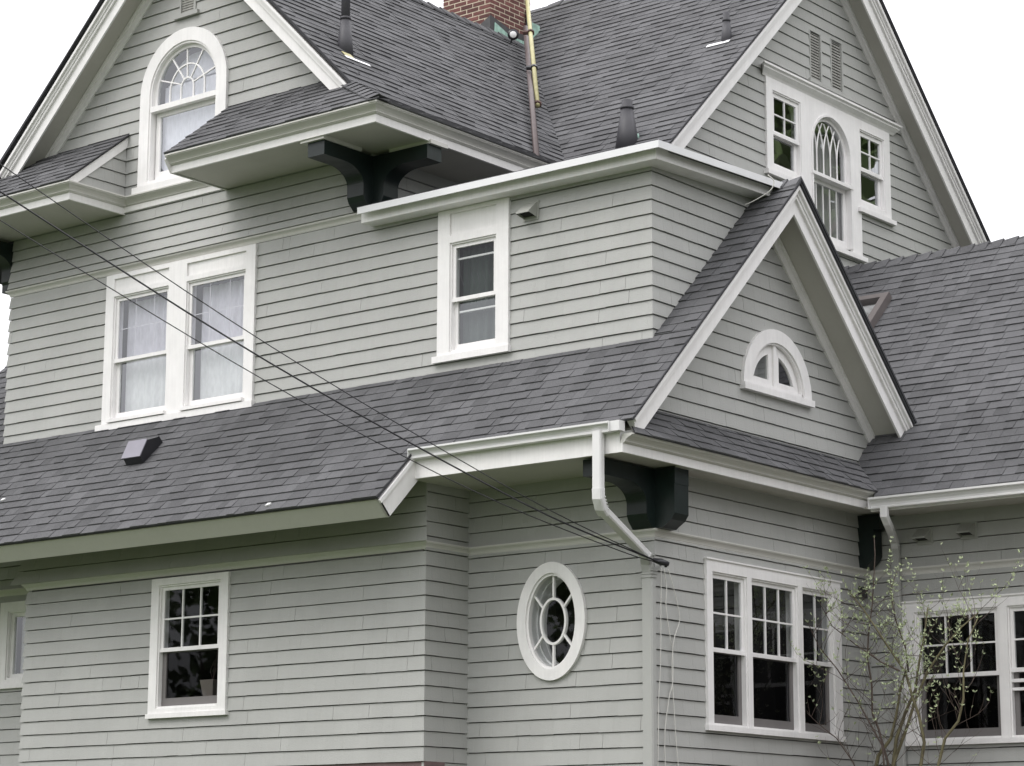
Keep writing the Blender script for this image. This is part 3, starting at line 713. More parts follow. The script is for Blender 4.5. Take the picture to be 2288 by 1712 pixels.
def double_hung(w, fr, s0, s1, t0, t1, meet, up=(1, 1), lo=(1, 1), lomat='white', loglass='glass', gap=.018, upglass='glass', lobot=.06, lofw=.045, upfw=.04):
    stops(w, fr, s0, s1, t0, t1)
    sash(w, fr, s0+gap, s1-gap, meet-.025, t1-gap, -.022, *up, fw_=upfw, glass=upglass)
    b = MB(); b.box(fr, s0+gap, s1-gap, meet-.03, meet+.012, .009, .02); b.build('meeting_rail', 'white', w)
    sash(w, fr, s0+gap, s1-gap, t0+gap*1.2, meet+.02, -.056, *lo, fw_=lofw, mat=lomat, glass=loglass, bot=lobot)

# paired window, upper storey left
F0 = front(0)
w = empty('window', house, label='paired double-hung window with panelled head and lace curtains')
b = MB()
for s0, s1 in ((-7.94, -7.80), (-6.86, -6.56), (-5.60, -5.45)): b.box(F0, s0, s1, 6.79, 8.60, 0, .045)
for s0, s1 in ((-7.80, -6.86), (-6.56, -5.60)):
    b.box(F0, s0, s1, 8.33, 8.39, 0, .045); b.box(F0, s0, s1, 8.545, 8.60, 0, .045); b.box(F0, s0, s1, 8.39, 8.545, 0, .022); b.box(F0, s0, s1, 6.79, 6.83, 0, .045)
b.build('casing', 'white', w)
b = MB(); b.box(F0, -8.02, -5.43, 6.715, 6.79, 0, .07); b.build('sill', 'white', w)
for s0, s1 in ((-7.80, -6.86), (-6.56, -5.60)):
    double_hung(w, F0, s0, s1, 6.83, 8.33, 7.555, lobot=.07, lofw=.05, loglass='brightglass', upglass='dimglass')
    b = MB()
    for q in (1/3, 2/3): x = s0+(s1-s0)*q; b.box(F0, x-.004, x+.004, 7.6, 8.27, -.034, -.03)
    b.box(F0, s0+.06, s1-.06, 7.93, 7.938, -.034, -.03); b.build('grille', 'white', w)
    room(w, F0, s0, s1, 6.83, 8.33)
    b = MB(); b.box(F0, s0-.02, s1+.02, 6.80, 6.84, .045, .085); b.build('sill_nosing', 'white', w)
# narrow window with panel
w = empty('window', house, label='narrow double-hung window under a tall recessed panel')
b = MB(); b.box(F0, -2.74, -2.575, 6.93, 8.50, 0, .045); b.box(F0, -1.945, -1.78, 6.93, 8.50, 0, .045)
b.box(F0, -2.575, -1.945, 8.135, 8.215, 0, .045); b.box(F0, -2.575, -1.945, 8.455, 8.50, 0, .045); b.box(F0, -2.575, -1.945, 8.215, 8.455, 0, .024); b.box(F0, -2.575, -1.945, 6.93, 6.955, 0, .045)
b.build('casing', 'white', w)
b = MB(); b.box(F0, -2.795, -1.765, 6.86, 6.93, 0, .065); b.build('sill', 'white', w)
double_hung(w, F0, -2.575, -1.945, 6.955, 8.135, 7.525, lobot=.065, upglass='darkglass', loglass='glass')
b = MB(); b.box(F0, -2.52, -2.0, 7.955, 7.975, -.05, -.03); b.box(F0, -2.52, -2.0, 7.385, 7.405, -.08, -.05); b.build('cross_bar', 'white', w)
b = MB()
for i in range(7):
    x0 = -2.49+i*.075; b.tube([F0(x0, 7.975, -.032), F0(x0+.05, 8.03, -.032), F0(x0+.035, 8.085, -.032)], .0035, 4)
    b.tube([F0(x0+.02, 7.56, -.032), F0(x0+.05, 7.66, -.032), F0(x0+.0, 7.80, -.032), F0(x0+.03, 7.955, -.032)], .0035, 4)
b.build('leading', 'lead', w)
room(w, F0, -2.575, -1.945, 6.955, 8.135)
# lower bay window
FB = front(-.67)
w = empty('window', house, label='six-over-one window in the lower wall')
casing_rect(w, FB, (-6.25, -5.06, 3.305, 4.775), (-6.13, -5.18, 3.36, 4.70))
b = MB(); b.box(FB, -6.27, -5.04, 3.255, 3.305, 0, .06); b.build('sill', 'white', w)
double_hung(w, FB, -6.13, -5.18, 3.36, 4.70, 4.00, (3, 2), (1, 1), 'sashgrey', 'screen', lofw=.06, lobot=.09, upglass='darkglass')
room(w, FB, -6.13, -5.18, 3.36, 4.70, 1.6, 'dark')
# oval window
w = empty('window', house, label='oval window with radiating muntins')
def ell(cx, cz, a, bq, nseg=56): return [(cx+a*math.cos(2*math.pi*i/nseg), cz+bq*math.sin(2*math.pi*i/nseg)) for i in range(nseg)]
c0 = (-1.225, 4.065)
b = MB(); b.strip(F0, ell(*c0, .425, .585), ell(*c0, .315, .475), 0, .05, closed=True); b.build('casing', 'white', w, smooth=False)
b = MB(); b.strip(F0, ell(*c0, .315, .475), ell(*c0, .29, .45), -.10, .03, closed=True); b.build('jamb', 'white', w)
b = MB(); b.strip(F0, ell(*c0, .165, .235, 40), ell(*c0, .142, .210, 40), -.03, .008, closed=True)
for an in (90, 270, 36, 144, 216, 324):
    a_ = R(an); p = (c0[0]+.155*math.cos(a_), c0[1]+.225*math.sin(a_)); q = (c0[0]+.30*math.cos(a_), c0[1]+.46*math.sin(a_))
    dx, dz = q[0]-p[0], q[1]-p[1]; L = math.hypot(dx, dz); nx, nz = -dz/L*.010, dx/L*.010
    b.poly(F0, [(p[0]+nx, p[1]+nz), (q[0]+nx, q[1]+nz), (q[0]-nx, q[1]-nz), (p[0]-nx, p[1]-nz)], -.027, .003)
b.build('muntins', 'white', w)
b = MB(); b.face([F0(*p, -.02) for p in ell(*c0, .29, .45, 40)]); b.build('pane', 'darkglass', w, fix=False)
b = MB(); b.strip(F0, ell(c0[0]-.0, c0[1], .34, .5), ell(c0[0], c0[1], .27, .43), -.24, -.20, closed=True); b.strip(F0, ell(*c0, .29, .45), ell(*c0, .275, .435), -.20, -.101, closed=True); b.build('inner_trim', 'white', w)
room(w, F0, -1.55, -.90, 3.58, 4.55, 1.6, 'dark')
# triple window on the side wall
S0 = side(0)
w = empty('window', house, label='triple window on the side wall')
b = MB()
for s0, s1 in ((.83, .93), (1.55, 1.635), (2.515, 2.60), (3.225, 3.365)): b.box(S0, s0, s1, 3.05, 4.56, 0, .045)
b.box(S0, .83, 3.365, 4.56, 4.675, 0, .045); b.box(S0, .815, 3.38, 4.675, 4.692, 0, .06); b.build('casing', 'white', w)
b = MB(); b.box(S0, .81, 3.385, 2.995, 3.05, 0, .06); b.build('sill', 'white', w)
for s0, s1, c_ in ((.93, 1.55, 2), (1.635, 2.515, 3), (2.60, 3.225, 2)):
    double_hung(w, S0, s0, s1, 3.05, 4.56, 3.80, (c_, 2), (1, 1), 'sashgrey', 'screen', lofw=.055, lobot=.09, upglass='midglass')
    room(w, S0, s0, s1, 3.05, 4.56, 2.0, 'dark')
# wing window
FW_ = front(4.03)
w = empty('window', house, label='wide window on the wing wall behind the shrub')
b = MB()
for s0, s1 in ((.43, .575), (1.565, 1.67), (2.66, 2.78)): b.box(FW_, s0, s1, 3.02, 4.38, 0, .045)
b.box(FW_, .43, 2.78, 4.38, 4.485, 0, .045); b.box(FW_, .415, 2.8, 4.485, 4.503, 0, .06); b.build('casing', 'white', w)
b = MB(); b.box(FW_, .41, 2.8, 2.965, 3.02, 0, .06); b.build('sill', 'white', w)
double_hung(w, FW_, .575, 1.565, 3.02, 4.38, 3.70, (3, 2), (1, 1), 'sashgrey', 'screen', lofw=.055, lobot=.09, upglass='darkglass')
double_hung(w, FW_, 1.67, 2.66, 3.02, 4.38, 3.72, (2, 2), (1, 1), 'sashgrey', 'screen', lofw=.055, lobot=.09, upglass='darkglass')
b = MB(); b.box(FW_, 1.69, 2.64, 3.585, 3.62, -.02, .03); b.box(FW_, 1.69, 2.64, 3.50, 3.53, -.02, .02); b.build('cross_bar', 'white', w)
room(w, FW_, .575, 1.565, 3.02, 4.38, 2.0, 'dark'); room(w, FW_, 1.67, 2.66, 3.02, 4.38, 2.0, 'dark')
# partly hidden window at the far left
w = empty('window', house, label='window partly hidden behind the bay')
casing_rect(w, F0, (-9.62, -8.2, 3.82, 4.80), (-9.48, -8.34, 3.87, 4.69)); b = MB(); b.box(F0, -9.65, -8.2, 3.765, 3.82, 0, .06); b.build('sill', 'white', w)
stops(w, F0, -9.48, -8.34, 3.87, 4.69); sash(w, F0, -9.462, -8.358, 3.89, 4.672, -.04, fw_=.05); room(w, F0, -9.48, -8.34, 3.87, 4.69, 1.2, 'dark')
b = MB(); b.box(F0, -9.42, -9.25, 3.9, 4.64, -.16, -.14); b.build('inner_panel', 'white', w)
# arched window in the left gable
w = empty('window', house, label='tall round-headed window in the left gable')
cx, spr = -6.73, 10.725
def arch(r, bottom, nseg=28, cx=cx, spr=spr, rz=None):
    rz = rz or r; return [(cx-r, bottom)]+[(cx-r*math.cos(math.pi*i/nseg), spr+rz*math.sin(math.pi*i/nseg)) for i in range(nseg+1)]+[(cx+r, bottom)]
b = MB(); b.strip(F0, arch(.73, 9.60), arch(.57, 9.60), 0, .05); b.build('casing', 'white', w)
b = MB(); b.strip(F0, arch(.57, 9.66), arch(.545, 9.66), -.10, .035); b.build('jamb', 'white', w)
b = MB(); b.box(F0, -7.50, -5.96, 9.525, 9.60, 0, .10); b.box(F0, -7.30, -6.16, 9.60, 9.66, -.08, .05); b.build('sill', 'white', w)
b = MB(); b.strip(F0, arch(.545, 10.56), arch(.50, 10.56), -.045, -.015); b.build('sash', 'white', w)
b = MB(); b.box(F0, cx-.56, cx+.56, 10.515, 10.58, -.03, .04); b.build('meeting_rail', 'white', w)
b = MB(); b.strip(F0, arch(.30, 10.58, 24, spr=10.74), arch(.283, 10.58, 24, spr=10.74), -.045, -.02); b.strip(F0, arch(.115, 10.58, 16, spr=10.74, rz=.13), arch(.098, 10.58, 16, spr=10.74, rz=.113), -.045, -.02)
for an in (20, 60, 90+2, 122, 158):
    a_ = R(an); p = (cx+.11*math.cos(a_), 10.75+.12*math.sin(a_)); q = (cx+.50*math.cos(a_), 10.735+.485*math.sin(a_)); L = math.hypot(q[0]-p[0], q[1]-p[1]); nx, nz = -(q[1]-p[1])/L*.008, (q[0]-p[0])/L*.008
    b.poly(F0, [(p[0]+nx, p[1]+nz), (q[0]+nx, q[1]+nz), (q[0]-nx, q[1]-nz), (p[0]-nx, p[1]-nz)], -.044, -.021)
b.build('muntins', 'white', w)
b = MB(); P = arch(.50, 10.58); b.face([F0(s, t, -.032) for s, t in P]); b.build('pane', 'glass', w, fix=False)
sash(w, F0, cx-.53, cx+.53, 9.68, 10.53, -.075, fw_=.07, bot=.10, glass='brightglass')
room(w, F0, cx-.56, cx+.56, 9.64, 11.30, 1.0)
# half-round window in the small gable
w = empty('window', house, label='half-round window with two casements in the small gable')
hc = (2.205, 6.575)
def half(r, nseg=28, c=hc, rz=None): rz = rz or r; return [(c[0]-r*math.cos(math.pi*i/nseg), c[1]+rz*math.sin(math.pi*i/nseg)) for i in range(nseg+1)]
b = MB(); b.strip(S0, half(.66), half(.515), 0, .05); b.build('casing', 'white', w)
b = MB(); b.strip(S0, half(.515), half(.495), -.10, .03); b.box(S0, 1.70, 2.71, 6.575, 6.62, -.1, .03); b.build('jamb', 'white', w)
b = MB(); b.box(S0, 1.53, 2.885, 6.505, 6.575, 0, .075); b.build('sill', 'white', w)
for sg in (-1, 1):
    def quarter(r, off, bt): return [(hc[0]+sg*off, bt)]+[(hc[0]+sg*(max(off, r*math.sin(math.pi/2*i/14))), max(bt, hc[1]+r*math.cos(math.pi/2*i/14))) for i in range(15)]
    Q = [(hc[0]+sg*.03, 6.62)]; O = [p for p in quarter(.49, .03, 6.62)]; I = [p for p in quarter(.40, .10, 6.69)]
    b = MB(); b.strip(S0, O, I, -.045, -.01, closed=True); b.build('casement', 'white', w)
    b = MB(); b.face([S0(s, t, -.03) for s, t in I]); b.build('pane', 'glass', w, fix=False)
b = MB(); b.box(S0, hc[0]-.03, hc[0]+.03, 6.62, 7.075, -.05, .012); b.build('mullion', 'white', w)
room(w, S0, 1.68, 2.73, 6.57, 7.10, .8, 'dark')
# Palladian group in the big gable
G = side(-2.5)
w = empty('window', house, label='Palladian window group with gothic muntins in the big gable')
cc, csp = 7.58, 10.96
def arc2(r, bottom, nseg=26, rz=None):
    rz = rz or r; return [(cc-r, bottom)]+[(cc-r*math.cos(math.pi*i/nseg), csp+rz*math.sin(math.pi*i/nseg)) for i in range(nseg+1)]+[(cc+r, bottom)]
b = MB()
b.box(G, 6.02, 6.17, 10.38, 11.60, 0, .04); b.box(G, 6.17, 6.84, 11.45, 11.60, 0, .04); b.box(G, 6.84, 7.085, 9.68, 11.60, 0, .04)
b.box(G, 6.17, 6.84, 10.36, 10.43, 0, .04)
b.box(G, 8.075, 8.33, 9.68, 11.60, 0, .04); b.box(G, 8.33, 8.98, 11.47, 11.60, 0, .04); b.box(G, 8.98, 9.13, 10.36, 11.60, 0, .04); b.box(G, 8.33, 8.98, 10.36, 10.44, 0, .04)
top = [(7.085, 11.60)]; A = arc2(.495, csp)[1:-1]
b.strip(G, [(p[0], 11.60) for p in A], A, 0, .04)
b.build('casing', 'white', w)
b = MB(); b.sweep(G, [(0, 11.60), (.03, 11.60), (.05, 11.63), (.08, 11.66), (.10, 11.68), (.10, 11.70), (.13, 11.715), (.13, 11.74), (0, 11.75)], 5.98, 9.22, 1, 1); b.build('head_moulding', 'white', w)
b = MB(); b.box(G, 8.24, 9.20, 10.30, 10.36, 0, .08); b.box(G, 5.98, 6.82, 10.30, 10.36, 0, .08); b.box(G, 6.80, 8.40, 9.62, 9.68, 0, .08); b.build('sill', 'white', w)
double_hung(w, G, 6.17, 6.84, 10.43, 11.45, 10.90, (2, 2), upfw=.055, lofw=.06, upglass='brightglass', loglass='brightglass'); double_hung(w, G, 8.33, 8.98, 10.44, 11.47, 10.93, (2, 2), upfw=.055, lofw=.06, upglass='brightglass', loglass='brightglass')
room(w, G, 6.17, 6.84, 10.43, 11.45, 1.0); room(w, G, 8.33, 8.98, 10.44, 11.47, 1.0)
b = MB(); b.strip(G, arc2(.50, 9.74), arc2(.47, 9.74), -.10, .055); b.build('jamb', 'white', w)
b = MB(); b.strip(G, arc2(.47, 10.60), arc2(.42, 10.60), -.045, -.01); b.box(G, cc-.51, cc+.52, 10.555, 10.60, -.05, .065); b.build('sash', 'white', w)
b = MB(); [b.box(G, x-.009, x+.009, 9.84, 10.50, -.066, -.05) for x in (cc-.25, cc-.08, cc+.09, cc+.26)]; b.build('muntins', 'white', w)
b = MB(); R_ = .42; xs = [cc-.42+.84*i/5 for i in range(1, 5)]
for x in xs:
    for sg in (-1, 1):
        Rg = .80; prev = None; pts = []
        for i in range(15):
            a_ = i*.062; px_, pz_ = x+sg*Rg*(1-math.cos(a_)), csp-.08+Rg*math.sin(a_)
            if pz_ > csp and math.hypot(px_-cc, (pz_-csp)) > R_: break
            if abs(px_-cc) > R_: break
            pts.append(G(px_, pz_, -.03))
        if len(pts) > 1: b.tube(pts, .011, 4)
    b.tube([G(x, 10.60, -.03), G(x, csp-.08, -.03)], .011, 4)
b.build('muntins', 'white', w)
b = MB(); b.face([G(s, t, -.03) for s, t in arc2(.42, 10.60)]); b.build('pane', 'glass', w, fix=False)
sash(w, G, cc-.47, cc+.47, 9.74, 10.56, -.07, 1, 1, fw_=.06, bot=.10)
room(w, G, cc-.51, cc+.51, 9.70, 11.47, 1.0)
# louvred vents
def louvre(fr, s0, s1, t0, t1, lab, n=17):
    v = empty('louvre_vent', house, label=lab); b = MB(); b.box(fr, s0, s0+.025, t0, t1, -.05, .02); b.box(fr, s1-.035, s1, t0, t1, -.05, .025); b.box(fr, s0+.025, s1-.035, t1-.02, t1, -.05, .0); b.build('vent_frame', 'siding', v)
    for i in range(n):
        z = t0+(t1-t0)*(i+.3)/n; b = MB(); b.hull([fr(s0+.026, z, .0), fr(s1-.036, z, .0), fr(s1-.036, z+.022, .0), fr(s0+.026, z+.022, .0)], [fr(s0+.026, z+.022, -.03), fr(s1-.036, z+.022, -.03), fr(s1-.036, z+.044, -.03), fr(s0+.026, z+.044, -.03)]); b.build('slat', 'louver', v)
    b = MB(); b.face([fr(s0, t0, -.06), fr(s1, t0, -.06), fr(s1, t1, -.06), fr(s0, t1, -.06)]); b.build('vent_back', 'dark', v, fix=False)
louvre(F0, -6.86, -6.58, 11.66, 12.2, 'louvred vent at the top of the left gable')
louvre(G, 7.13, 7.43, 11.88, 12.54, 'left one of two louvred vents in the big gable'); louvre(G, 7.66, 7.97, 11.88, 12.56, 'right one of two louvred vents in the big gable')
b = MB(); b.box(G, 7.08, 8.06, 11.81, 11.86, 0, .055); b.build('vent_sill', 'siding', house); b = MB(); b.box(F0, -6.92, -6.52, 11.60, 11.65, 0, .055); b.build('vent_sill', 'siding', house)

# ------------------------------------------------------------------ exhaust hoods, roof vent, skylight
def hood(fr, s, t, wd, hh, dep, lab):
    h = empty('exhaust_hood', house, label=lab)
    b = MB(); b.box(fr, s-wd/2-.015, s+wd/2+.015, t-.02, t+hh+.01, 0, .028)
    A = [fr(s-wd/2, t, .028), fr(s+wd/2, t, .028), fr(s+wd/2, t+hh, .028), fr(s-wd/2, t+hh, .028)]
    B = [fr(s-wd/2, t+.03, dep), fr(s+wd/2, t+.03, dep), fr(s+wd/2, t+.045, dep), fr(s-wd/2, t+.045, dep)]
    i = len(b.v); b.v += [tuple(p) for p in A+B]; b.f += [(i+3, i+7, i+6, i+2), (i, i+3, i+7, i+4), (i+1, i+5, i+6, i+2), (i+4, i+5, i+6, i+7)]; b.m += [0]*4; b.t += [1.]*4
    b.build('hood_shell', 'hood', h, fix=False)
    b = MB(); b.face([fr(s-wd/2+.01, t+.022, .03), fr(s+wd/2-.01, t+.022, .03), fr(s+wd/2-.01, t+.04, dep*.7), fr(s-wd/2+.01, t+.04, dep*.7)]); b.build('flap', 'dark', h, fix=False)
hood(F0, -1.50, 8.225, .17, .17, .17, 'exhaust hood by the narrow window'); hood(FW_, .72, 5.125, .16, .15, .17, 'left exhaust hood on the wing wall'); hood(FW_, 1.25, 5.14, .16, .15, .17, 'right exhaust hood on the wing wall')
# roof vent box on the skirt roof: origin low left
vf = frame(EAVE, (1, 0, 0), (0, CO, SI)); v = empty('roof_vent', house, label='black box vent on the skirt roof')
xl, xr_ = -6.755, -6.475; Q = [(-.658, 6.365), (-.467, 6.436), (-.40, 6.36), (-.68, 6.09), (-.75, 6.177)]
b = MB(); b.hull([(xl, y, z) for y, z in Q], [(xr_, y, z) for y, z in Q]); b.build('vent_body', 'black', v)
b = MB(); (y0_, z0_), (y1_, z1_) = Q[4], Q[0]; d_ = Vector((0, y1_-y0_, z1_-z0_)).normalized(); n_v = Vector((0, -d_.z, d_.y))*.012
b.hull([Vector((xl-.012, y0_, z0_))-d_*.015, Vector((xr_+.012, y0_, z0_))-d_*.015, Vector((xr_+.012, y1_, z1_))+d_*.012, Vector((xl-.012, y1_, z1_))+d_*.012], [Vector((xl-.012, y0_, z0_))-d_*.015+n_v, Vector((xr_+.012, y0_, z0_))-d_*.015+n_v, Vector((xr_+.012, y1_, z1_))+d_*.012+n_v, Vector((xl-.012, y1_, z1_))+d_*.012+n_v]); b.build('vent_lid', 'ventlid', v)
# skylight
sf = frame((0, 3.34, WZ(3.34)), (1, 0, 0), (0, CO, SI)); v = empty('skylight', house, label='brown framed skylight on the wing roof, half hidden by the small gable')
t0, t1 = (5.82-3.34)/CO, (6.33-3.34)/CO
b = MB(); b.box(sf, -.99, -.90, t0, t1, 0, .11); b.box(sf, -1.9, -1.81, t0, t1, 0, .11); b.box(sf, -1.81, -.99, t1-.09, t1, 0, .11); b.box(sf, -1.81, -.99, t0, t0+.09, 0, .11); b.build('skylight_frame', 'skylight', v)
b = MB(); b.face([sf(-1.81, t0+.09, .06), sf(-.99, t0+.09, .06), sf(-.99, t1-.09, .06), sf(-1.81, t1-.09, .06)]); b.build('pane', 'glass', v, fix=False)
b = MB(); b.face([sf(-1.81, t0+.09, .02), sf(-.99, t0+.09, .02), sf(-.99, t1-.09, .02), sf(-1.81, t1-.09, .02)]); b.build('skylight_shade', 'greycurtain', v, fix=False)

# ------------------------------------------------------------------ roof pipes
def vent_pipe(x, y, z, h, r, cone_h, cone_r, lab, tall_r=None, flash='drip', fside=(0, -1), fl=None):
    v = empty('vent_pipe', house, label=lab)
    b = MB(); b.tube([(x, y, z-.15), (x, y, z+h)], r, 16); b.build('pipe', 'lead', v, smooth=True)
    b = MB(); b.tube([(x, y, z-.12), (x, y, z+cone_h*.3), (x, y, z+cone_h)], [cone_r, cone_r+(r*1.12-cone_r)*.42, r*1.12], 16); b.tube([(x, y, z+cone_h), (x, y, z+cone_h+.03)], r*1.25, 14); b.build('pipe_boot', 'lead', v, smooth=True)
    return v
v = vent_pipe(-4.375, .217, 10.72, 2.2, .05, .38, .105, 'tall dark vent pipe beside the left gable')
b = MB(); b.box(fm, .03, .44, (10.62-zb)/msn-.10, (10.62-zb)/msn-.055, .014, .02); b.build('flashing', 'drip', v)
b = MB(); b.box(fm, .05, .20, (10.62-zb)/msn-.055, (10.62-zb)/msn+.04, .014, .02); b.build('flashing', 'yellow', v)
v = vent_pipe(-2.80, 3.47, 10.12, .55, .066, .44, .155, 'thick vent pipe above the flat roof'); b = MB(); b.poly(fR, [(-2.80, .84), (-2.70, .86), (-2.68, .98), (-2.73, 1.06), (-2.77, .98)], .012, .03); b.build('flashing', 'copper', v)
v = vent_pipe(-2.575, 5.30, 11.88, .38, .042, .26, .08, 'short vent pipe near the big gable rake'); b = MB(); b.box(fR, -2.82, -2.48, 3.28, 3.34, .014, .02); b.build('flashing', 'drip', v)
# valley metal is hidden; the slanting poles lie up the valley
P = lambda *a: Vector(a)
pl = MB(); pl.tube([P(-3.163, 2.221, 9.60)-rt*.01, P(-6.5, 6.199, 13.20)-rt*.012], .036, 10); tag(pl.build('brown_pole', 'brown', smooth=True), 'brown metal pole lying up the roof valley to the chimney', 'pole')
pl = MB(); a_ = P(-4.652, 4.069, 11.126)-fw*.09+rt*.02; b_ = P(-6.5, 6.167, 13.60)-fw*.09+rt*.03; b2_ = b_+(b_-a_)*.3; pl.tube([a_, b2_], .030, 8); tag(pl.build('yellow_pole', 'yellow', smooth=True), 'yellow pole clamped beside the brown pole', 'pole')
for i, (q, lb) in enumerate(((.012, 'rusty clamp at the lower end of the yellow pole'), (.33, 'dark band around both poles halfway up'), (.66, 'rusty clamp on the poles by the chimney'))):
    c_ = a_.lerp(b_, q); b = MB(); d_ = (b_-a_).normalized(); b.tube([c_-rt*.10, c_+rt*.05], .03, 6); b.tube([c_-d_*.02, c_+d_*.02], .05, 8); tag(b.build('clamp', 'rust' if i != 1 else 'black'), lb, 'clamp')

# ------------------------------------------------------------------ chimney
ch = empty('chimney', house, label='red brick chimney with green copper flashing')
cx0, cx1, cy0, cy1, cz0, cz1 = -7.62, -6.76, 5.72, 6.62, 12.2, 14.9
b = MB(); b.box(front(cy0), cx0+.004, cx1-.004, cz0, cz1, -(cy1-cy0)+.004, -.004); b.build('mortar', 'mortar', ch)
rb = random.Random(5)
proto = []
for q in range(6):
    bm_ = MB(); bm_.box(frame((0, 0, 0), (1, 0, 0), (0, 0, 1)), 0, .203, 0, .052, -.05, .0, 0, (.7, .85, .95, 1.05, 1.15, 1.3)[q]); o = bm_.build('brick', 'brick'); proto.append(o.data); bpy.data.objects.remove(o)
row = 0; z = cz0
while z < cz1-.06:
    off = -.11 if row % 2 else 0
    s = cx0+off
    while s < cx1-.02:
        e = min(s+.205, cx1); s_ = max(s, cx0)
        if e-s_ > .03:
            o = bpy.data.objects.new('brick', rb.choice(proto)); COL.objects.link(o); o.parent = ch; o.location = (s_, cy0+rb.uniform(-.002, .002), z); o.scale = ((e-s_)/.205, 1, 1)
        s += .22
    s = cy0+(0 if row % 2 else -.11)
    while s < cy1-.02:
        e = min(s+.205, cy1); s_ = max(s, cy0+.052)
        if e-s_ > .03:
            o = bpy.data.objects.new('brick', rb.choice(proto)); COL.objects.link(o); o.parent = ch; o.rotation_euler = (0, 0, math.pi/2); o.location = (cx1+rb.uniform(-.002, .002), s_, z); o.scale = ((e-s_)/.205, 1, 1)
        s += .22
    z += .068; row += 1
CF, CR = front(cy0), side(cx1)
b = MB(); b.poly(CR, [(cy0-.012, 12.9), (cy1, 12.9), (cy1, 13.24), (cy0+.5, 13.20), (cy0, 13.30)], .004, .014); b.poly(CF, [(-7.1, 13.0), (cx1+.012, 12.9), (cx1+.012, 13.30), (-7.0, 13.16)], .004, .014); b.build('flashing', 'copperdark', ch)
b = MB(); b.poly(CR, [(cy0+.05, 12.9), (cy1-.1, 12.9), (cy1-.1, 13.12), (cy0+.4, 13.12), (cy0+.08, 13.22)], .016, .022); b.box(CR, cy1-.12, cy1+.18, 13.0, 13.45, .02, .028); b.build('flashing', 'copper', ch)
b = MB(); b.box(CR, cy1-.14, cy1-.06, 12.95, 13.6, .03, .045); b.build('flashing_strip', 'lead', ch)
fl = empty('floodlight', loc=(-5.98, 5.25, 12.70)); tag(fl, 'small white floodlight at the foot of the chimney', 'light')
b = MB(); d_ = Vector((.62, -.62, -.1)).normalized(); o_ = Vector((0, 0, 0)); b.tube([o_-d_*.10, o_-d_*.02, o_+d_*.05], [.035, .055, .078], 14); b.build('lamp_housing', 'black', fl, smooth=True)
b = MB(); b.tube([o_+d_*.046, o_+d_*.056], [.052, .040], 16); b.build('lamp_lens', 'gutter', fl, smooth=True)
b = MB(); b.tube([o_-d_*.06, o_-d_*.22+Vector((0, 0, -.05))], .014, 6); b.build('lamp_stem', 'black', fl)

# ------------------------------------------------------------------ curtains and things inside the windows
def curtain(name, label, fr, s0, s1, t0, t1, n, amp, waves, mat, seedv, hem=0., cat='curtain', group=None):
    rnd = random.Random(seedv); b = MB(); Kx, Kz = int(waves*8), 10; ph = rnd.uniform(0, 6)
    vs = []
    for j in range(Kz+1):
        for i in range(Kx+1):
            u, v_ = i/Kx, j/Kz
            nn = n+amp*math.sin(u*waves*2*math.pi+ph+.6*math.sin(v_*3+u*5))+amp*.4*math.sin(u*waves*5.1)
            tt = t0+(t1-t0)*v_+(hem*abs(math.sin(u*waves*math.pi))*(1-v_)**3)
            vs.append(tuple(fr(s0+(s1-s0)*u, tt, nn)))
    b.v = vs
    for j in range(Kz):
        for i in range(Kx): a = j*(Kx+1)+i; b.f.append((a, a+1, a+Kx+2, a+Kx+1)); b.m.append(0); b.t.append(1.)
    return tag(b.build(name, mat, smooth=True, fix=False), label, cat, group)
curtain('curtain', 'white lace curtain in the left half of the paired window', F0, -7.74, -6.90, 6.90, 8.28, -.15, .012, 7, 'lace', 1, .05)
curtain('curtain', 'white lace curtain in the right half of the paired window', F0, -6.49, -5.65, 6.90, 8.28, -.15, .012, 7, 'lace', 2, .05)
curtain('curtain', 'grey-green gathered curtain in the narrow window beside the exhaust hood', F0, -2.52, -2.0, 7.0, 8.08, -.14, .02, 5, 'drape', 3)
curtain('curtain', 'grey pleated curtain behind the gothic arched sash', G, cc-.45, cc+.45, 9.75, 11.2, -.14, .018, 6, 'greycurtain', 4)
b = MB(); b.box(F0, cx-.50, cx+.50, 9.74, 10.50, -.13, -.122); b.box(F0, cx-.50, cx+.50, 10.50, 10.86, -.15, -.142); tag(b.build('roller_shade', 'shade'), 'pale lilac roller shade behind the arched window of the left gable', 'shade')
b = MB(); b.poly(F0, [(p[0], p[1]) for p in arch(.50, 10.9)], -.19, -.185); tag(b.build('sheer_curtain', 'shade'), 'sheer white curtain in the arched head of the left gable window', 'curtain')
b = MB(); b.face([S0(2.24, 6.66, -.13), S0(2.42, 6.66, -.15), S0(2.33, 6.92, -.14), S0(2.27, 7.0, -.13)]); b.face([S0(1.95, 6.66, -.13), S0(2.10, 6.66, -.14), S0(2.10, 7.0, -.13), S0(2.0, 6.95, -.13)])
tag(b.build('small_curtain', 'greycurtain', fix=False), 'grey curtain drawn aside behind the half-round window', 'curtain')
pt = empty('flower_pot', loc=(-5.46, -.51, 3.46)); tag(pt, 'pale square flower pot on the sill behind the lower bay window', 'flower pot')
b = MB(); b.hull([(-.07, -.07, 0), (.07, -.07, 0), (.07, .07, 0), (-.07, .07, 0)], [(-.10, -.10, .19), (.10, -.10, .19), (.10, .10, .19), (-.10, .10, .19)]); b.build('pot', 'pot', pt)
b = MB(); [b.tube([(0, 0, .18), (random.uniform(-.05, .05), 0, .30), (random.uniform(-.12, .10), random.uniform(-.05, .05), random.uniform(.38, .5))], .005, 5) for _ in range(5)]; b.build('stems', 'bark', pt)

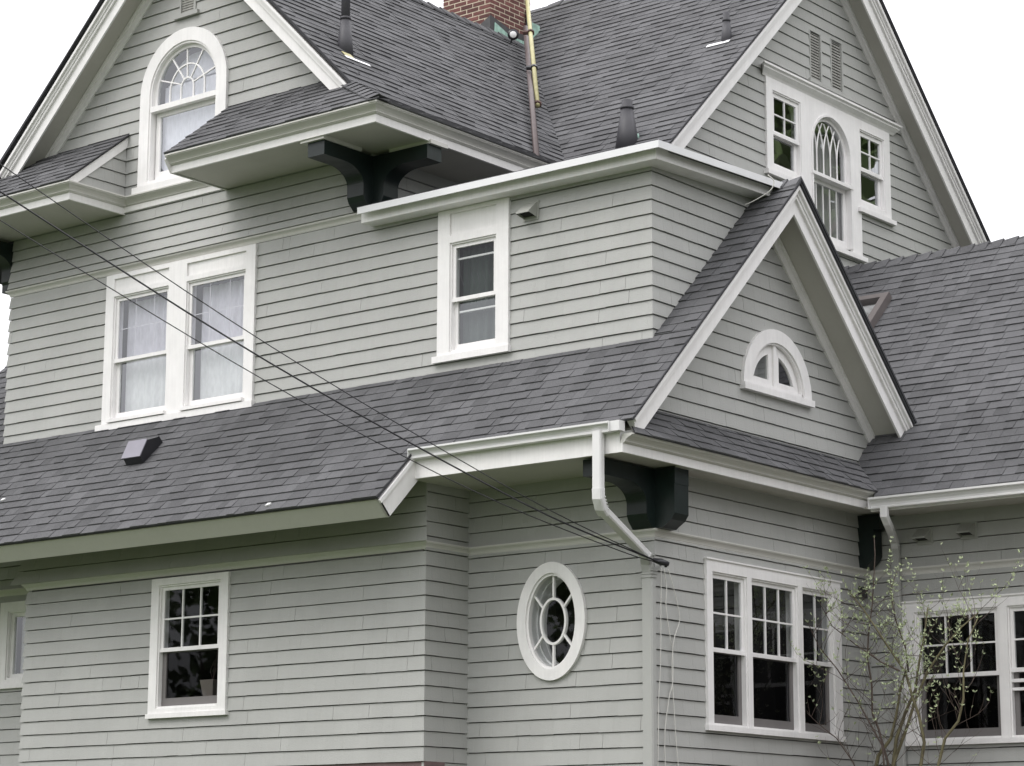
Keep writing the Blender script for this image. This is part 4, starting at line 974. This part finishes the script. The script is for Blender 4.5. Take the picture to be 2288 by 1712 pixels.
# ------------------------------------------------------------------ cables, insulator, cords
def cable(pts, r, label, name='overhead_cable', mat='wire', group=None, cat='cable'):
    pts = [Vector(p) for p in pts]; d = (pts[0]-pts[1]).normalized(); P2 = [pts[0]+d*9+Vector((0, 0, .3)), pts[0]+d*4+Vector((0, 0, .08))]+pts if name == 'overhead_cable' else pts
    # smooth the path
    Q = []
    for i in range(len(P2)-1):
        p0, p1, p2, p3 = P2[max(0, i-1)], P2[i], P2[i+1], P2[min(len(P2)-1, i+2)]
        for s_ in range(6):
            t = s_/6; Q.append(.5*((2*p1)+(p2-p0)*t+(2*p0-5*p1+4*p2-p3)*t*t+(3*p1-p0-3*p2+p3)*t**3))
    Q.append(P2[-1]); b = MB(); b.tube(Q, r, 6); return tag(b.build(name, mat, smooth=True), label, cat, group)
cable([(-2.399, -6.136, 7.50), (-1.438, -3.862, 6.212), (-.45, -1.521, 5.075), (.10, -.25, 4.575), (.15, -.08, 4.545)], .0048, 'thin black cable running highest of the three to the house corner')
cable([(-2.474, -6.10, 7.30), (-1.476, -3.818, 6.069), (-.464, -1.504, 5.008), (.077, -.268, 4.581), (.15, -.08, 4.54)], .0078, 'thickest black cable, the middle one of the three')
cable([(-2.617, -5.97, 7.10), (-1.56, -3.727, 5.908), (-.712, -1.928, 5.092), (-.05, -.50, 4.62), (.15, -.08, 4.53)], .0048, 'thin black cable running lowest of the three to the house corner')
b = MB(); b.tube([(.08, -.14, 4.56), (.14, -.09, 4.54), (.19, -.03, 4.52)], [.018, .034, .022], 10); b.tube([(.15, -.08, 4.54), (.03, .06, 4.53)], .01, 6); b.tube([(.17, -.05, 4.55), (.17, -.05, 4.49)], .015, 8)
tag(b.build('insulator', 'black', smooth=True), 'black cable insulator bracketed to the house corner below the bracket', 'insulator')
S4 = side(.045)
for pts, lb in (([(.049, 4.50), (.046, 4.24), (.04, 4.17), (.025, 3.577), (-.015, 3.194), (-.02, 2.908), (-.04, 2.4)], 'straight pale cord nearest the wall pipe'),
                ([(.10, 4.50), (.138, 4.314), (.125, 4.143), (.191, 3.844), (.23, 3.731), (.225, 3.428), (.161, 3.262), (.086, 2.913), (.101, 2.5)], 'looping white cord, the middle of the three'),
                ([(.17, 4.50), (.26, 4.32), (.339, 4.115), (.347, 4.009), (.252, 3.826), (.217, 3.579), (.233, 3.29), (.267, 2.922), (.31, 2.6)], 'looping pale cord farthest from the wall pipe')):
    cable([S4(s, t, 0) for s, t in pts], .0045, lb+' hanging down the side wall', 'hanging_cord', 'cord', cat='cord')
cable([(.0, .02, 8.55), (.33, 1.62, 8.72), (.36, 1.66, 8.63), (.24, 1.60, 8.50), (.10, 1.50, 8.40)], .006, 'loose white cord drooping over the end of the flat roof edge', 'loose_cord', 'cord', cat='cord') if False else None
cable([(.33, 1.63, 8.745), (.37, 1.68, 8.68), (.33, 1.66, 8.58), (.20, 1.55, 8.47), (.12, 1.50, 8.43)], .006, 'loose pale cord drooping over the flat roof edge above the small gable', 'loose_cord', 'cord', cat='cord')
cable([(.03, 1.75, 8.44), (.03, 1.0, 7.72), (.03, .4, 7.10), (.03, .06, 6.79), (-.1, -.03, 6.73)], .007, 'pale cord running down the flashing beside the narrow roof strip', 'flashing_cord', 'cord', cat='cord')
b = MB(); b.box(S0, 3.62, 3.74, 4.56, 4.72, .02, .04); b.box(S0, 3.74, 3.92, 4.56, 4.68, .02, .05, 1); tag(b.build('wall_box', ['siding', 'black']), 'small dark utility box on the side wall near the inner corner', 'utility box')
cable([(-2.0, 12.4, 9.6), (2, 16, 10.4), (6, 20, 11.4)], .012, 'black cable leaving the right edge of the big gable roof', 'far_cable', cat='cable')

# ------------------------------------------------------------------ shrub
sh = empty('shrub', loc=(0, 0, 0)); tag(sh, 'budding shrub with thin stems and sparse pale leaves in front of the wing window', 'shrub')
rs_ = random.Random(23); leaf = MB(); tw = MB()
stems = [(2.90, [(.45, 0), (.55, 1.6), (.68, 2.71), (.736, 2.81), (.871, 2.985), (.946, 3.21), (1.0, 3.48), (1.074, 3.651)], .028),
 (2.88, [(.95, 0), (.95, 1.6), (.83, 2.75), (.76, 3.08), (.67, 3.24), (.679, 3.54), (.651, 3.81), (.657, 4.04), (.704, 4.37), (.762, 4.87), (.74, 5.05)], .015),
 (2.95, [(.75, 0), (.82, 1.5), (.873, 2.706), (.923, 2.983), (1.009, 3.25), (1.146, 3.47), (1.206, 3.74), (1.267, 4.01), (1.30, 4.3)], .026),
 (2.86, [(1.1, 0), (1.15, 1.4), (1.222, 2.70), (1.27, 2.93), (1.239, 3.20), (1.168, 3.38), (1.074, 3.651), (.875, 3.94), (.75, 4.13), (.597, 4.33), (.45, 4.5)], .022),
 (2.70, [(1.2, 0), (1.4, 1.6), (1.509, 2.683), (1.593, 2.953), (1.748, 3.12), (1.816, 3.34), (1.816, 3.61), (1.877, 3.91), (2.0, 4.13)], .020),
 (2.92, [(.8, 0), (.85, 1.7), (.873, 2.706), (1.028, 3.025), (1.168, 3.38), (1.305, 3.644), (1.518, 3.90), (1.726, 4.07), (1.9, 4.2)], .022),
 (2.80, [(.6, 1.0), (.62, 2.4), (.50, 2.75), (.30, 3.0), (.10, 3.15), (-.08, 3.3)], .010),
 (2.75, [(.9, 2.0), (.85, 2.9), (.60, 3.35), (.35, 3.7), (.12, 3.95), (.02, 4.2)], .011),
 (2.78, [(1.074, 3.651), (.85, 3.75), (.55, 3.95), (.30, 4.15), (.12, 4.42)], .010),
 (2.95, [(1.074, 3.65), (1.05, 3.9), (.95, 4.2), (.90, 4.5), (.98, 4.72)], .010)]
def leafpair(p, d, sc=1.0):
    for _ in range(rs_.choice((2, 3, 4))):
        v_ = Vector((rs_.uniform(-1, 1), rs_.uniform(-1, 1), rs_.uniform(.1, 1.3))).normalized(); sd_ = v_.cross(Vector((rs_.uniform(-1, 1), rs_.uniform(-1, 1), .3))).normalized()
        L = rs_.uniform(.022, .042)*sc; wd = L*.19; nn = v_.cross(sd_)*L*.12
        b0_, tip, m_ = p, p+v_*L, p+v_*L*.5+nn
        leaf.face([b0_, m_+sd_*wd, tip, m_-sd_*wd], 0, rs_.uniform(.7, 1.5))
def twig(p, d, L, r, depth):
    pts = [p]; q = p.copy(); dd = d.copy(); nseg = 5
    for i in range(nseg):
        dd = (dd+Vector((rs_.uniform(-.25, .25), rs_.uniform(-.25, .25), rs_.uniform(-.05, .22)))).normalized(); q = q+dd*L/nseg; pts.append(q.copy())
    tw.tube(pts, [r*(1-.75*i/nseg) for i in range(nseg+1)], 4)
    if depth > 0:
        for i in range(1, nseg+1):
            if rs_.random() < .50: a_ = Vector((rs_.uniform(-1, 1), rs_.uniform(-.7, .7), rs_.uniform(0, .8))).normalized(); twig(pts[i], (dd*.8+a_).normalized(), L*rs_.uniform(.4, .7), r*.55, depth-1)
    if p.z > 2.4:
        for i in range(1, nseg+1):
            prob = .66 if q.z > 3.8 else (.34 if q.z > 3.4 else .07)
            if depth == 0 or i > 3:
                if rs_.random() < prob: leafpair(pts[i], dd, 1.15)
for yy, pts, r in stems:
    P3 = [Vector((x, yy+rs_.uniform(-.03, .03), z)) for x, z in pts]
    b = MB(); b.tube(P3, [r*(1-.7*i/(len(P3)-1)) for i in range(len(P3))], 7); b.build('stem', 'bark' if r < .02 else 'bark2', sh, smooth=True)
    for i in range(2, len(P3)):
        for _ in range(3 if P3[i].z > 2.6 else 1):
            a_ = P3[i-1].lerp(P3[i], rs_.random())
            if a_.z > 4.5: continue
            d_ = Vector((rs_.uniform(-1, 1), rs_.uniform(-.5, .5), rs_.uniform(.15, 1.0))).normalized()
            if a_.z > 4.1: d_.z *= .4
            twig(a_, d_, rs_.uniform(.26, .62), .0034, 1)
    leafpair(P3[-1], Vector((0, 0, 1)), 1.3)
tw.build('twigs', 'bark', sh, props={'kind': 'stuff'}, fix=False); leaf.build('leaves', 'leaf', sh, props={'kind': 'stuff'}, fix=False)

# ------------------------------------------------------------------ ground and the trees across the garden (seen in the glass)
b = MB(); b.face([(-900, -900, 0), (900, -900, 0), (900, 900, 0), (-900, 900, 0)]); o = b.build('lawn', 'lawn', fix=False); o['kind'] = 'structure'
b = MB(); b.face([(.6, -2.5, .004), (11, -2.5, .004), (11, 16, .004), (.6, 16, .004)]); o = b.build('driveway', 'gravel', fix=False); o['kind'] = 'structure'
def make_tree(seedv, H):
    rnd = random.Random(seedv); t = empty('garden_tree'); b = MB(); b.tube([(0, 0, 0), (.1, .05, H*.3), (-.05, .1, H*.6), (0, 0, H*.9)], [.28, .22, .14, .04], 9)
    for i in range(9):
        z0 = H*rnd.uniform(.25, .6); a_ = rnd.uniform(0, 6.28); L = H*rnd.uniform(.2, .32); b.tube([(0, 0, z0), (math.cos(a_)*L*.6, math.sin(a_)*L*.6, z0+L*.4), (math.cos(a_)*L, math.sin(a_)*L, z0+L*.8)], [.09, .06, .02], 6)
    b.build('trunk', 'trunk', t, smooth=True); c_ = MB(); cl = []
    for i in range(34):
        a_ = rnd.uniform(0, 6.28); rr = H*.30*math.sqrt(rnd.random()); z = H*rnd.uniform(.28, .95); rr *= (1.15-abs(z/H-.5)*1.3); cl.append((Vector((math.cos(a_)*rr, math.sin(a_)*rr, z)), H*rnd.uniform(.06, .12), rnd.uniform(.6, 1.5)))
    for c, r_, tt in cl:
        for _ in range(70):
            d_ = Vector((rnd.gauss(0, 1), rnd.gauss(0, 1), rnd.gauss(0, 1))).normalized()*r_*rnd.uniform(.55, 1.1); p = c+d_; u_ = Vector((rnd.gauss(0, 1), rnd.gauss(0, 1), rnd.gauss(0, 1))).normalized(); v_ = u_.cross(d_).normalized(); s_ = rnd.uniform(.10, .22)
            c_.face([p-u_*s_-v_*s_*.6, p+u_*s_-v_*s_*.6, p+u_*s_*.6+v_*s_, p-u_*s_*.6+v_*s_], 0, tt*rnd.uniform(.8, 1.2))
    c_.build('crown', 'crown', t, fix=False); return t
def copy_tree(t):
    n = t.copy(); COL.objects.link(n)
    for c in t.children: d = c.copy(); COL.objects.link(d); d.parent = n
    return n
TP = [(-14, -26, 10.5, 'across the lawn, nearest the cable run'), (-21, -29, 11.5, 'across the lawn, second from the cable run'), (-29, -24, 11, 'across the lawn, at the far left end of its row'), (-8, -33, 13, 'on the lawn behind the photographer'), (-24, -38, 13, 'at the back of the lawn row'),
      (5.5, 17, 18, 'beyond the driveway, nearest the wing'), (9.5, 23, 19, 'beyond the driveway, second from the wing'), (15, 20, 17, 'beyond the driveway, in the middle of its row'), (14, 30, 20, 'farthest beyond the driveway'), (19, 14, 14, 'beyond the driveway, at the right end'),
      (22, 4, 13, 'beyond the driveway, level with the wing, added to block low sky'), (24, -5, 14, 'beside the driveway, level with the house corner, added to block low sky'), (-4, -38, 13, 'far behind the photographer on the lawn, added to block low sky')]  # these unseen trees are added to block low sky and darken the lower walls
src = [make_tree(3, 13), make_tree(8, 13)]
for i, (x, y, h, wh) in enumerate(TP):
    t = src[i] if i < 2 else copy_tree(src[i % 2]); t.location = (x, y, 0); t.scale = (h/13,)*3; t.rotation_euler = (0, 0, i*1.3)
    tag(t, 'leafy spring tree standing '+wh, 'tree', 'trees around the garden')

for q, lb in (((-3.70, -1.56, 5.245), 'tiny white paint flake lying near the edge of the skirt roof'), ((-8.55, -.99, 5.82), 'white scrap lying on the skirt roof at the far left')):
    b = MB(); q = Vector(q); b.hull([q, q+Vector((.05, .01, .01)), q+Vector((.06, .03, .03)), q+Vector((.01, .03, .03))], [q+Vector((0, -.01, .012)), q+Vector((.05, 0, .022)), q+Vector((.06, .02, .042)), q+Vector((.01, .02, .042))]); tag(b.build('scrap', 'gutter'), lb, 'scrap')

# neighbouring house across the driveway (outside the frame, added to block sky and darken the side wall)
nh = empty('shading_neighbour_house', loc=(15, -5, 0)); tag(nh, 'plain grey neighbouring house added out of view across the driveway to shade the side wall', 'house')
nf = frame((15, 0, 0), (0, -1, 0), (0, 0, 1))
b = MB(); b.hull([(0, 0, 0), (8, 0, 0), (8, 0, 6.4), (4, 0, 9.6), (0, 0, 6.4)], [(0, 16, 0), (8, 16, 0), (8, 16, 6.4), (4, 16, 9.6), (0, 16, 6.4)]); b.build('wall', 'siding', nh)
b = MB(); b.hull([(-.4, -.4, 6.1), (4, -.4, 9.65), (4, -.4, 9.8), (-.4, -.4, 6.25)], [(-.4, 16.4, 6.1), (4, 16.4, 9.65), (4, 16.4, 9.8), (-.4, 16.4, 6.25)])
b.hull([(8.4, -.4, 6.1), (4, -.4, 9.65), (4, -.4, 9.8), (8.4, -.4, 6.25)], [(8.4, 16.4, 6.1), (4, 16.4, 9.65), (4, 16.4, 9.8), (8.4, 16.4, 6.25)]); b.build('roof', 'roofdark', nh)
for yy in (2.5, 7.0, 11.5):
    for zz in (1.2, 4.2):
        b = MB(); b.hull([(-.05, yy, zz), (-.05, yy+1.1, zz), (-.05, yy+1.1, zz+1.6), (-.05, yy, zz+1.6)], [(.02, yy, zz), (.02, yy+1.1, zz), (.02, yy+1.1, zz+1.6), (.02, yy, zz+1.6)]); wn = b.build('window', 'white', nh)
        q = MB(); q.face([(-.056, yy+.1, zz+.1), (-.056, yy+1.0, zz+.1), (-.056, yy+1.0, zz+1.5), (-.056, yy+.1, zz+1.5)]); q.build('pane', 'dark', wn, fix=False)
